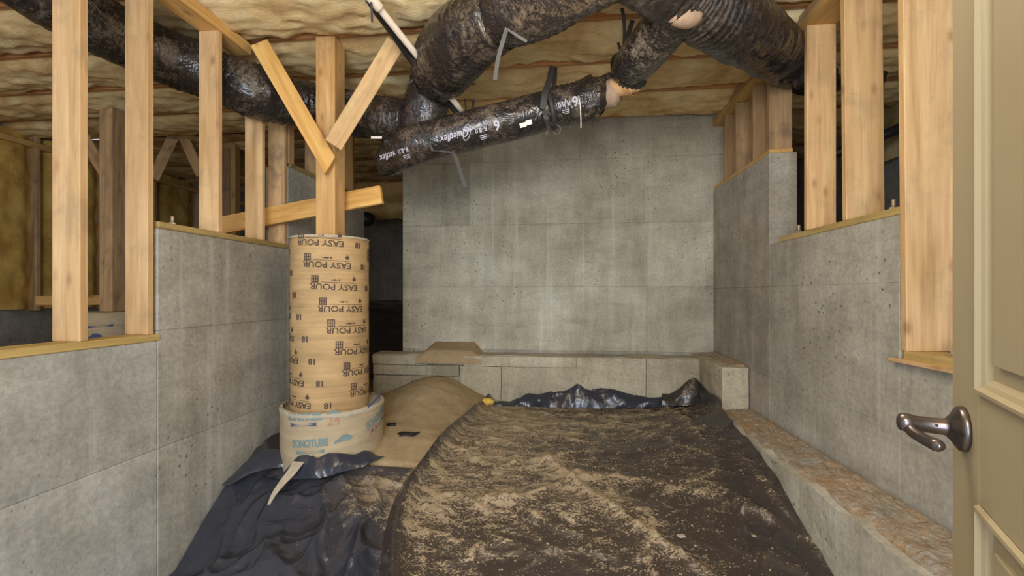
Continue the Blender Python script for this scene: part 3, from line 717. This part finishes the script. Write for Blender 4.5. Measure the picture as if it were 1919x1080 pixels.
hs(dD, [(872, 186, 3.3), (874, 208, 3.28)], .012); hs(dD, [(888, 187, 3.3), (886, 208, 3.28)], .018)
hs(dC, [(918, -5, 2.35), (930, 22, 2.33), (948, 46, 2.33), (953, 56, 2.34)], .018, mat=PLASTER)
hs(dC, [(950, 54, 2.33), (942, 80, 2.36), (934, 110, 2.38), (928, 150, 2.4)], .022)
hs(dC, [(952, 54, 2.33), (968, 66, 2.34), (988, 78, 2.35)], .014)
hs(dC, [(758, 162, 3.12), (775, 150, 3.1), (790, 142, 3.1)], .012); hs(dC, [(770, 134, 3.1), (790, 142, 3.1), (812, 152, 3.1), (828, 158, 3.1)], .016)
hs(dC, [(838, 152, 3.05), (860, 157, 3.04), (892, 158, 3.04)], .016)
hs(dE, [(1160, -10, 2.8), (1168, 25, 2.84), (1171, 60, 2.88), (1169, 95, 2.9)], .022)
hs(dE, [(1186, 38, 2.85), (1178, 65, 2.85), (1170, 100, 2.86)], .030); hs(dE, [(1159, 80, 2.87), (1165, 100, 2.85), (1172, 125, 2.83)], .018)
hs(dF, [(1470, 142, 3.1), (1464, 158, 3.1)], .03, mat=RUBB)

# white pipe and the dark hose beside it
pp = empty('drain_pipe'); tag(pp, 'thin white plastic pipe slanting down from the ceiling to the printed duct', 'pipe')
tube('pipe', P4([(682, -22, 2.50, .021), (745, 58, 2.72, .021), (808, 136, 2.97, .021), (869, 212, 3.28, .021)]), PVC, pp, 18, 4)
tube('coupling', P4([(694, -6, 2.53, .029), (704, 6, 2.56, .029), (712, 16, 2.59, .029)]), PVC, pp, 18, 3)
tube('tape_mark', P4([(828, 158, 3.045, .0225), (830, 161, 3.055, .0225)]), RUBB, pp, 18, 2)
tag(tube('dark_hose', P4([(684, -12, 2.58, .02), (704, 20, 2.66, .02), (735, 62, 2.80, .018), (768, 106, 2.95, .026), (800, 145, 3.05, .03), (835, 186, 3.25, .022), (866, 222, 3.35, .02)]), RUBB, None, 16, 8, .006), 'dark hose running close along the underside of the white pipe', 'hose')
ribbon('strap_tail', [pd(696, 4, 2.52), pd(697, 22, 2.55), pd(698, 42, 2.56)], .012, STRAP, pp)

# ---------------------------------------------------------------- sand, plastic sheets
ridge_px = [(927, 752), (905, 763), (882, 776), (855, 800), (828, 822), (806, 846), (782, 880), (760, 908), (740, 945), (726, 985), (717, 1035), (712, 1085), (708, 1150), (700, 1240)]
ridge = sorted([(p.y, p.x) for p in (hit(*q) for q in ridge_px)])
def xr(Y): return lerp(ridge, Y)
def sand_f(u, v):
    X = -2.0 + 1.75 * u; Y = 2.75 + 1.80 * v; c = pY(812, 740, 4.35)
    q = ((X - c.x) / .50) ** 2 + ((Y - 4.42) / .75) ** 2
    b = .30 * math.exp(-q * 1.1) + .05 * math.exp(-(((X + 1.35) / .5) ** 2 + ((Y - 3.4) / .6) ** 2))
    z = zf(X, Y) + .015 + b + .008 * N((X, Y, 0), 9) + .004 * N((X, Y, 0), 30)
    e = X - (xr(Y) + .03)
    if e > 0: z -= min(.28, e * 1.2)
    if Y < 2.93: z -= smooth((2.93 - Y) / .09) * .10
    return Vector((X, Y, z))
tag(mesh('sand_heap', *grid(90, 90, sand_f), SAND, None, True), 'smooth heap of tan sand against the back footing behind the sheet edge', 'sand heap', kind='stuff')
def drift(u, v):
    a, b = pY(785, 640, 4.6).x, pY(905, 640, 4.6).x; X = a + (b - a) * u; Y = 4.49 + .31 * v
    h = smooth(min(u, 1 - u) * 5) * (.05 + .07 * v)
    z = ZE - .655 + h + .006 * N((X, Y, 0), 14)
    if v < .12: z = ZE - .655 - (.12 - v) * .6
    return Vector((X, Y, z))
tag(mesh('sand_drift', *grid(36, 16, drift), SAND, None, True), 'low drift of damp sand spilled over the back footing ledge', 'sand drift', kind='stuff')
def smear(u, v): return drift(u, v)
bm = bmesh.new(); bmesh.ops.create_icosphere(bm, subdivisions=3, radius=1); c0 = pY(915, 753, 4.36)
for v in bm.verts:
    k = 1 + .35 * N(v.co, 3) + .2 * N(v.co, 9); v.co = Vector((v.co.x * .06 * k, v.co.y * .05 * k, v.co.z * .035 * k)) + Vector((c0.x, c0.y, c0.z))
tag(bm_obj('wool_scrap', bm, YEL, None, True), 'small bright yellow tuft of insulation at the tip of the sand heap', 'scrap')

def set_dust(o, f):
    at = o.data.attributes.new('dust', 'FLOAT', 'POINT')
    at.data.foreach_set('value', [f(v.co) for v in o.data.vertices])
def ridged(x, y, s, rot, st):
    c, q = math.cos(rot), math.sin(rot); a, b = (x * c + y * q) * s, (-x * q + y * c) * s * st
    wob = mn.noise(Vector((x * 1.3, y * 1.3, 7))) * 1.2
    return 1 - abs(mn.noise(Vector((a, b + wob, rot * 5)))) * 2.2
Y0 = 1.25
creases = [([(1030, 868), (1110, 935), (1200, 1000), (1330, 1090)], .035, .045), ([(1080, 890), (1200, 905), (1330, 935), (1450, 985)], .020, .03), ([(905, 950), (1010, 930), (1060, 905), (1120, 900)], .018, .03),
           ([(1000, 880), (1040, 858), (1100, 850)], .015, .03), ([(840, 950), (980, 940), (1020, 925)], .014, .03), ([(1390, 870), (1440, 930), (1500, 1000), (1570, 1090)], .03, .03),
           ([(1240, 760), (1290, 800), (1340, 850)], .025, .04), ([(1180, 810), (1190, 850), (1205, 890)], -.012, .018), ([(1350, 925), (1390, 975), (1420, 1075)], -.015, .016), ([(880, 830), (980, 820), (1080, 815)], .012, .035),
           ([(910, 862), (1000, 852), (1060, 862)], .010, .03), ([(1200, 870), (1300, 850), (1400, 862)], .014, .035), ([(980, 1000), (1040, 1040), (1100, 1075)], .012, .03), ([(790, 1055), (860, 1030), (880, 1010)], .010, .02)]
def mk(lst): return [([Vector((p.x, p.y)) for p in (hit(*q) for q in pl)], h, w_) for pl, h, w_ in lst]
CR = mk(creases)
def crease(X, Y, CRS):
    s = 0; P = Vector((X, Y))
    for pl, h, w_ in CRS:
        best = 9
        for a, b in zip(pl, pl[1:]):
            ab = b - a; t = max(0, min(1, (P - a).dot(ab) / ab.length_squared)); dd = (P - a - ab * t).length
            if dd < best: best = dd
        if best < w_ * 3: s += h * math.exp(-best / w_)
    return s
info = {}
def wrk(X, Y): return ridged(X, Y, 2.6, -.5, 2.2), ridged(X, Y, 5.5, -.25, 1.6)
def right_f(u, v):
    Y = Y0 + (4.53 - Y0) * v; a = xr(Y); 
    bnd = 1.262 if Y < 3.86 else 1.262 + .085 * smooth((Y - 3.86) / .08)
    X = a + (bnd - a) * (u ** 1.15); g = X - a; z = zf(X, Y)
    z += .085 * math.exp(-((g - .07) / .055) ** 2) * (1 if Y < 4.2 else 1) + .012
    r1, r2 = wrk(X, Y); e = min(1, g * 5, (bnd - X) * 6 + .15)
    z += e * (.020 * max(0, r1) ** 3 + .013 * max(0, r2) ** 4 + .035 * N((X, Y, 3), 1.1)) + crease(X, Y, CR) * min(1, g * 6)
    q = bnd - X
    if q < .25 and Y > 2.4: z += (.10 if Y < 3.4 else .16) * (math.exp(-q / .06)) * smooth((Y - 2.4) / .8) * (.75 + .5 * N((X, Y, 0), 6))
    if Y > 4.40: z += smooth((Y - 4.40) / .13) * .04
    return Vector((X, Y, z))
sr = empty('plastic_sheet'); tag(sr, 'large dusty black plastic sheet covering the ground up to the right footing', 'plastic sheet')
vs, fs = grid(230, 260, right_f); o = mesh('sheet', vs, fs, FILM_R, sr, True)
def dustR(p):
    X, Y = p.x, p.y; g = X - xr(Y); r1, r2 = wrk(X, Y)
    a = math.exp(-((X + .55) / .65) ** 2) * smooth((Y - 1.9) / 1.0) * .26 + .27 + .16 * smooth((Y - 3.1) / 1.2) - .20 * smooth((X - .75) / .35) + .1 * N((X, Y, 0), 2)
    a += .22 * max(0, r1) ** 6 + .10 * max(0, r2) ** 6 + min(.35, max(0, crease(X, Y, CR)) * 9)
    if g < .13: a *= .25 + .75 * smooth((g - .06) / .07)
    return max(0, min(1, a))
set_dust(o, dustR)
# shiny flap turned up against the back footing
def flap(name, bot, top, parent, mat, nsub=6, d_out=.0, amp=.012, dust=0.0, fold=.02):
    vs, fs = [], []; nb = len(bot); nseg = (nb - 1) * nsub; nv = 8
    B_, T_ = catmull(bot, nsub), catmull(top, nsub)
    for i in range(len(B_)):
        f = fold * lerp(list(enumerate([random.Random(k * 7 + nb).uniform(-1, 1) for k in range(nb + 1)])), i / nsub)
        for j in range(nv + 1):
            t = j / nv; p = B_[i].lerp(T_[i], t); q = Vector((0, -1, 0)) * (f * math.sin(t * math.pi * .5) + amp * N(p, 14) + d_out * math.sin(t * math.pi)) 
            vs.append(p + q)
    for i in range(len(B_) - 1):
        for j in range(nv): fs.append((i * (nv + 1) + j, (i + 1) * (nv + 1) + j, (i + 1) * (nv + 1) + j + 1, i * (nv + 1) + j + 1))
    o = mesh(name, vs, fs, mat, parent, True); set_dust(o, lambda p: dust); return o
FX = [905, 930, 955, 975, 990, 1010, 1035, 1058, 1083, 1100, 1125, 1150, 1170, 1190, 1215, 1240, 1262]
FTOP = [757, 752, 752, 745, 738, 738, 734, 728, 720, 727, 728, 730, 736, 741, 744, 744, 738]
bot = [pY(x, 771, 4.44) + Vector((0, 0, 0)) for x in FX]; bot = [Vector((p.x, 4.43, zf(p.x, 4.43) + .035)) for p in bot]
top = [pY(x, y, 4.495) for x, y in zip(FX, FTOP)]
flap('turned_up_edge', bot, top, sr, FILM_L, 5, .015, .012, .03, .045)
FX = [1240, 1262, 1285, 1302, 1315]
FT2 = [738, 736, 716, 708, 722]
bot = [Vector((pY(x, 760, 4.42).x, 4.40, zf(1.2, 4.4) + .05)) for x in FX]; top = [pY(x, y, 4.49) for x, y in zip(FX, FT2)]
flap('turned_up_edge', bot, top, sr, FILM_R, 5, .02, .02, .15, .03)
# side of the sheet pulled up along the corner block
bs = [Vector((1.30, y, zf(1.2, y) + .05)) for y in (4.45, 4.3, 4.15, 4.0, 3.88)]; ts = [Vector((1.335, y, ZE + z)) for y, z in ((4.48, -.86), (4.3, -.88), (4.15, -.90), (4.0, -.88), (3.86, -.90))]
flap('turned_up_edge', bs, ts, sr, FILM_R, 5, .0, .02, .12, .02)

# left sheet
CL = mk([([(505, 945), (500, 1010), (495, 1090)], .020, .02), ([(440, 1010), (500, 1000), (560, 985)], .014, .03), ([(560, 1090), (590, 1040), (620, 1000), (640, 960)], .05, .05), ([(605, 935), (612, 990), (608, 1060)], .035, .018),
         ([(625, 1010), (660, 985), (700, 965)], .030, .025), ([(545, 960), (580, 930), (640, 925)], .03, .05), ([(430, 915), (480, 880), (540, 862)], .04, .03), ([(660, 1090), (690, 1050), (730, 1040)], .04, .03), ([(700, 880), (690, 920), (690, 960)], .02, .05)])
def yfar(X):
    q = X - T2.x; r = R2 + .012
    if abs(q) < r * .98:
        return min(3.05 if q < 0 else 2.86, T2.y - math.sqrt(r * r - q * q))
    return 3.05 if q < 0 else 2.86
def left_f(u, v):
    xR = .0
    a = XL + .012; Yb = yfar(-2.2)
    X = a + (-.30 - a) * u
    yf = yfar(X); Y = Y0 + (yf - Y0) * v
    lim = xr(Y) + .07
    z = zf(X, Y)
    r1, r2 = ridged(X, Y, 1.9, .9, 1.4), ridged(X, Y, 3.8, -.6, 1.5)
    e = min(1, (yf - Y) * 6 + .1, (X - a) * 6 + .1)
    z += .014 + e * (.05 * max(0, r1) ** 2.2 + .03 * max(0, r2) ** 3 + .05 * N((X, Y, 8), 1.6)) + crease(X, Y, CL) * e
    if X > lim - .2: z -= smooth((X - lim + .2) / .2) * .05 * e
    if X > lim: z -= min(.25, (X - lim) * 1.0)
    if Y > yf - .1: z += .025 * smooth((Y - yf + .1) / .1)
    return Vector((X, Y, z))
sl = empty('plastic_sheet'); tag(sl, 'clean glossy black plastic sheet in front of the form tubes, beside the left wall', 'plastic sheet')
vs, fs = grid(200, 170, left_f); o = mesh('sheet', vs, fs, FILM_L, sl, True)
def dustL(p):
    c = hit(700, 925); d = ((p.x - c.x) ** 2 + (p.y - c.y) ** 2) ** .5
    return max(0, min(1, .62 * math.exp(-(d / .24) ** 2) + .35 * smooth((p.x - (xr(p.y) - .06)) / .06) + .03))
set_dust(o, dustL)
def arc_pt(phi, r, z): b = math.atan2(-T2.y, -T2.x) + phi; return Vector((T2.x + r * math.cos(b), T2.y + r * math.sin(b), z))
bot, top = [], []
for px, yb, yt in ((536, 880, 856), (545, 884, 868), (552, 888, 884), (562, 890, 862), (575, 892, 849), (590, 894, 852), (604, 896, 856), (615, 896, 852), (628, 893, 851), (645, 890, 855), (660, 888, 859), (672, 882, 856), (686, 876, 860), (700, 872, 868)):
    ph, _ = p2w(px, 800); d = 3.25 - R2 * math.cos(ph)
    bot.append(arc_pt(ph, R2 + .10, ZE - (yb - 550) / F * (d - .10))); top.append(arc_pt(ph, R2 + .015, ZE - (yt - 550) / F * (d - .015)))
flap('turned_up_edge', bot, top, sl, FILM_L, 5, .015, .006, .0, .025)
bot = [pd(424, 910, 2.88), pd(440, 905, 2.88), pd(470, 888, 2.93), pd(500, 880, 2.95), pd(525, 876, 2.98), pd(545, 876, 3.0)]
top = [pd(424, 903, 2.90), pd(436, 890, 2.95), pd(460, 868, 3.03), pd(490, 845, 3.06), pd(515, 842, 3.07), pd(545, 846, 3.06)]
flap('turned_up_edge', bot, top, sl, FILM_L, 5, .02, .01, .0, .03)
bot = [pd(478, 856, 3.08), pd(505, 862, 3.1), pd(530, 862, 3.12), pd(545, 862, 3.15)]
top = [pd(480, 848, 3.10), pd(498, 825, 3.16), pd(520, 812, 3.25), pd(548, 806, 3.3)]
flap('turned_up_edge', bot, top, sl, FILM_R, 5, .02, .01, .0, .02)
ribbon('torn_strip', [pd(560, 866, 2.83), pd(547, 885, 2.76), pd(530, 905, 2.70), pd(515, 925, 2.64), pd(504, 946, 2.58)], .075, PLASTER, None, .004, 6, (cs, sn, 0), True)
tag(bpy.data.objects['torn_strip'], 'pale tapering strip of torn cardboard lying on the clean plastic sheet', 'cardboard strip')
# torn dark plastic scraps in the sand
for i, (px, py, s_, lab) in enumerate(((735, 826, .06, 'small torn black scrap half buried in the sand, upper one'), (765, 838, .10, 'larger torn black scrap half buried in the sand, by the sheet edge'))):
    c = hit(px, py - 4); vs = []; n = 12
    for k in range(n):
        a = 2 * math.pi * k / n; r = s_ * (.35 + .5 * abs(N((math.cos(a), math.sin(a), i), 2.3)) * 2)
        vs.append((c.x + r * 1.3 * math.cos(a), c.y + r * .8 * math.sin(a), sand_f((c.x + 2.0) / 1.75, (c.y - 2.75) / 1.8).z + .012 + .008 * math.sin(a * 3)))
    vs += [(x, y, z - .01) for x, y, z in vs]
    q = mesh('plastic_scrap', vs, [tuple(range(n)), tuple(range(n, 2 * n))] + [(k, (k + 1) % n, n + (k + 1) % n, n + k) for k in range(n)], RUBB); tag(q, lab, 'scrap')
# chips on the sheet
bm = bmesh.new(); random.seed(3)
for _ in range(900):
    Y = random.uniform(1.9, 4.35); X = random.uniform(xr(Y) + .15, 1.2); v = (Y - Y0) / (4.53 - Y0)
    a_ = xr(Y); bnd = 1.262; u = max(0, (X - a_) / (bnd - a_)) ** (1 / 1.15); p = right_f(u, v); s_ = random.choice([.0012, .0015, .002, .002, .003, .0045])
    M = Matrix.Translation((p.x, p.y, p.z + s_ * .5)) @ Matrix.Rotation(random.uniform(0, 6), 4, 'Z') @ Matrix.Diagonal((s_ * random.uniform(1, 3), s_ * 1.4, s_, 1))
    bmesh.ops.create_cube(bm, size=1, matrix=M)
tag(bm_obj('crumbs', bm, CARD2), 'pale crumbs scattered over the large dusty plastic sheet', 'crumbs', kind='stuff')
def chip(px, py, s_, lab):
    p = hit(px, py - 4); Y = p.y; u = max(0, (p.x - xr(Y)) / (1.262 - xr(Y))) ** (1 / 1.15); p = right_f(u, (Y - Y0) / (4.53 - Y0))
    bm = box_bm((-s_, -s_ * .6, 0), (s_, s_ * .6, s_ * .5), .002)
    for v in bm.verts: v.co += Vector((N(v.co, 60, px), N(v.co, 60, py), 0)) * .004
    o = bm_obj('concrete_chip', bm, PLASTER); o.location = p; o.rotation_euler = (.1, .1, .5); tag(o, lab, 'chip')
chip(1277, 1019, .019, 'pale squarish concrete chip, largest on the dusty sheet near its front')
chip(1413, 1020, .012, 'small pale stone chip beside the dark crease at the right of the dusty sheet')
chip(1207, 902, .012, 'small white chip near the middle of the dusty sheet')

# ---------------------------------------------------------------- beyond the walls
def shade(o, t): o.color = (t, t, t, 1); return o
# insulated far left wall
for i, (y, l) in enumerate([(3.0, 'far left foundation wall stud nearest the camera'), (3.75, 'second stud on the far left foundation wall'), (4.5, 'third stud on the far left foundation wall'), (5.25, 'fourth stud on the far left foundation wall'), (6.0, 'fifth stud on the far left foundation wall'), (6.8, 'last stud on the far left foundation wall')]):
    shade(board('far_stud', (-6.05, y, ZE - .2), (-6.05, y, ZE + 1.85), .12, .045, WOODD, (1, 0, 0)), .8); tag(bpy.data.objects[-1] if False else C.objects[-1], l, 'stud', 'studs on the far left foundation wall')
for k in range(7):
    y0 = 2.3 + .75 * k - .70 + .73; y1 = y0 + .67
    def f(u, v, y0=y0, y1=y1, k=k):
        Y = y0 + (y1 - y0) * u; z = ZE - .18 + 2.0 * v; e = min(u, 1 - u)
        return Vector((-6.09 + .06 * smooth(e * 5) + .03 * N((Y, z, k), 5) + .015 * N((Y, z, k), 14), Y, z))
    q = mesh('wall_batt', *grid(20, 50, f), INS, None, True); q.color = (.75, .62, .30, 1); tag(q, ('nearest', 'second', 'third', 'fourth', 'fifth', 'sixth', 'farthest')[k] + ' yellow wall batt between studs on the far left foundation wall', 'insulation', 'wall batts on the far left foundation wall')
o = plate('top_plate', (-6.04, 2.0, ZE + 1.70), (-6.04, 8.0, ZE + 1.70), .13, .06, 'top plate along the far left foundation wall', WOODO, .9)
# second post on its tube
t3 = empty('form_tube'); c3 = pd(212, 600, 4.4); t3.location = (c3.x, c3.y, 0); tag(t3, 'far dim form tube seen between the first and second left studs', 'form tube')
wall_tube(t3, .27, ZE - 1.1, ZE - .18, CARD2, .004, fill=PLASTER, fillz=.01)
wrap('printed_mark', S3, c3.x, c3.y, .274, -.5, ZE - .40, BLUE2, t3); wrap('printed_mark', S2, c3.x, c3.y, .274, -.35, ZE - .31, BLUE2, t3)
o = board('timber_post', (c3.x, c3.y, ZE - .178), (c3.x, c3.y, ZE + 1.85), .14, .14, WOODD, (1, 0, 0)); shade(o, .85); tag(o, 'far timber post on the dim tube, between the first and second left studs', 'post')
brace('far_brace', pd(120, 195, 4.45), pd(212, 350, 4.42), .1, .038, WOODD, 'far diagonal brace running down to the far timber post', .8)
o = board('far_beam', pd(70, 564, 4.6), pd(205, 562, 4.6), .10, .04, WOODO, (0, 0, 1)); shade(o, .7); tag(o, 'low far cross board behind the nearest left stud', 'board')
brace('far_brace', pd(334, 238, 5.3), pd(288, 335, 5.3), .11, .038, WOODD, 'far brace leaning left, seen between second and third left studs', .85)
brace('far_brace', pd(336, 238, 5.34), pd(378, 330, 5.34), .11, .038, WOODD, 'far brace leaning right, beside the third left stud', .8)
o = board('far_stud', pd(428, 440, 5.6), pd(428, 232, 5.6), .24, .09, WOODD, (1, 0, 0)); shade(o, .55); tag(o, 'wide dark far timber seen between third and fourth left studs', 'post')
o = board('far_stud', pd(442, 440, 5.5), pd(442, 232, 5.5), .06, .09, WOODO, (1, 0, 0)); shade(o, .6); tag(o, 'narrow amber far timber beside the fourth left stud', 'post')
# wall wool hanging beyond the back left opening
def wool(u, v):
    a, b = pY(640, 300, 7.0), pY(800, 300, 7.0); X = a.x + (b.x - a.x) * u; z = ZE + 1.22 + .95 * v
    return Vector((X, 7.0 - .10 * math.sin(v * 9 + 1.2 * N((X, z, 0), 2)) + .05 * N((X, z, 2), 4), z + .03 * N((X, 0, 0), 5)))
q = mesh('hanging_wool', *grid(40, 50, wool), INS, None, True); q.color = (.72, .62, .45, 1); tag(q, 'rumpled insulation blanket hung beyond the opening left of the back wall', 'insulation')
q = tube('vent_pipe', [(*pd(688, 411, 6.2), .10), (*pd(690, 411, 6.9), .10), (*pd(692, 411, 7.9), .10)], RUBB, None, 28, 3); tag(q, 'round black pipe end in the dark opening right of the post', 'pipe')
def back_sheet(u, v):
    X = -2.3 + 1.3 * u; Y = 5.05 + 2.9 * v; z = ZE - 1.0 + .85 * smooth(v * 1.05) + .04 * N((X, Y, 0), 3) + .02 * N((X, Y, 0), 9)
    return Vector((X - 2.0 * (1 - u) * v, Y, z))
q = mesh('plastic_sheet', *grid(60, 60, back_sheet), FILM_R, None, True); set_dust(q, lambda p: 0.0); tag(q, 'black plastic sheet in the dark opening left of the back wall', 'plastic sheet')
# right side behind the studs
q = tube('drain_pipe', [(*pd(1560, 290, 4.1), .045), (*pd(1660, 252, 4.0), .045), (*pd(1800, 190, 3.4), .045), (*pd(1880, 156, 3.1), .045)], RUBB, None, 20, 4); tag(q, 'sloping black drain pipe behind the right wall studs', 'pipe')
for px_, py_, d_ in ((1600, 276, 4.06), (1740, 217, 3.6), (1860, 164, 3.17)):
    c_ = pd(px_, py_, d_); ribbon('hanger_strap', [c_ + Vector((0, -.05, -.01)), c_ + Vector((0, -.05, .15)), Vector((c_.x, c_.y - .05, ZE + 1.87))], .02, STRAP, q)
q = tube('hanging_duct', [(*pd(1668, 40, 3.6), .06), (*pd(1660, 85, 3.6), .06), (*pd(1650, 140, 3.65), .045), (*pd(1640, 200, 3.7), .02)], RUBB, None, 20, 6, .01); tag(q, 'narrow black duct tail hanging between the two widest right studs', 'duct')
q = tube('side_duct', [(*pd(1720, 175, 3.3), .05), (*pd(1800, 155, 3.2), .05), (*pd(1890, 141, 2.95), .05)], RUBB, None, 20, 4); tag(q, 'thin black pipe high behind the widest right stud, above the sloping one', 'pipe')
def rw(u, v):
    Y = 1.5 + 3.6 * u; z = ZE + 1.30 + .6 * v
    return Vector((3.27 - .06 * math.sin(v * 7 + N((Y, z, 0), 3)) - .05 + .03 * N((Y, z, 1), 5), Y, z + .04 * N((Y, 0, 3), 4) * (1 - v)))
q = mesh('hanging_wool', *grid(70, 26, rw), INS, None, True); q.color = (.6, .55, .45, 1); tag(q, 'insulation blanket drooping at the top of the far right wall', 'insulation')

# ---------------------------------------------------------------- door
U = Vector((.4364, .8998, 0)); Nn = Vector((-.8998, .4364, 0)); KN = Vector((.613, .745, 0))
FE = KN + U * .060                                    # free edge of the door
dr = empty('door_1', (FE.x, FE.y, 0)); tag(dr, kind='structure')
M = Matrix(((-U.x, Nn.x, 0), (-U.y, Nn.y, 0), (0, 0, 1))).to_4x4(); M.translation = Vector((FE.x, FE.y, 0)); dr.matrix_world = M   # x: away from the free edge, y: out of the face
def door_x(px):
    k = (px - 960) / F; dx, dy = k * cs - sn, cs + k * sn            # ray direction (X,Y) per depth
    # FE - U s = t (dx,dy)
    det = (-U.x) * (-dy) - (-U.y) * (-dx); 
    s = ((-FE.x) * (-dy) - (-FE.y) * (-dx)) / det
    p = FE - U * s; t = -p.x * sn + p.y * cs
    return s, t
def dz(px, py): s, t = door_x(px); return s, ZE - (py - 550) / F * t
W_, TH = .76, .035
s1, zu = dz(1839, 741); s2, zl = dz(1831, 941)
s1 = (s1 + s2) / 2
zb, zt = ZE - 1.25, ZE + 1.05
rec = .008
parts = [((0, zb), (s1, zt)), ((W_ - s1, zb), (W_, zt)), ((s1, zt - .12), (W_ - s1, zt)), ((s1, zl), (W_ - s1, zu)), ((s1, zb), (W_ - s1, zb + .2))]
for (a, b), nm in zip(parts, ('stile', 'stile', 'rail', 'rail', 'rail')):
    box(nm, (a[0], -TH, a[1]), (b[0], 0, b[1]), DOOR, dr, .0008)
def inset(z0, z1):
    x0, x1 = s1, W_ - s1
    box('door_panel', (x0, -TH + .008, z0), (x1, -rec, z1), DOOR, dr, 0)
    box('door_panel', (x0 + .045, -rec - .002, z0 + .045), (x1 - .045, -.002, z1 - .045), DOOR, dr, .0015)
    prof = [(0, 0), (.003, .006), (.008, .0065), (.012, .001), (.018, -.002), (.024, -rec)]
    for (ax, ay, bx, by, ix, iz) in ((x0, z0, x0, z1, 1, 0), (x1, z0, x1, z1, -1, 0), (x0, z0, x1, z0, 0, 1), (x0, z1, x1, z1, 0, -1)):
        vs, fs = [], []
        for o_, h in prof:
            if ix: vs += [(ax + ix * o_, h, ay + o_), (bx + ix * o_, h, by - o_)]
            else: vs += [(ax + o_, h, ay + iz * o_), (bx - o_, h, by + iz * o_)]
        for i in range(len(prof) - 1): fs.append((2 * i, 2 * i + 1, 2 * i + 3, 2 * i + 2))
        mesh('moulding', vs, fs, DOOR, dr)
inset(zu, zt - .12); inset(zb + .2, zl)
# lever handle
KZ = ZE - .207
hd = empty('door_handle'); hd.parent = dr; hd.location = (.060, 0, KZ)
Ry = Matrix.Rotation(-math.pi / 2, 4, 'X')            # lathe axis z -> +y
def lat(name, prof, seg=40): return bm_obj(name, lathe_bm(prof, seg, None, Ry), BRONZE, hd, True)
lat('rosette', [(0, 0), (.0335, 0), (.0345, .003), (.033, .008), (.030, .010), (.020, .016), (.0155, .020), (.0, .020)])
lat('neck', [(.0, .018), (.0125, .018), (.0135, .022), (.0125, .025), (.0122, .058), (.0140, .062), (.0148, .070), (.013, .076), (.008, .079), (0, .080)], 32)
lv = tube('lever', [(.002, .064, -.004, .010), (.016, .062, -.010, .009), (.034, .056, -.013, .0085), (.052, .049, -.014, .009), (.066, .044, -.014, .009), (.074, .042, -.014, .003)], BRONZE, hd, 20, 6)
bm = lathe_bm([(0, 0), (.0022, 0), (.0018, .001), (0, .001)], 10, None, Matrix.Translation((.0118, .034, .003)) @ Matrix.Rotation(math.pi / 2, 4, 'Y')); bm_obj('set_screw', bm, RUBB, hd)
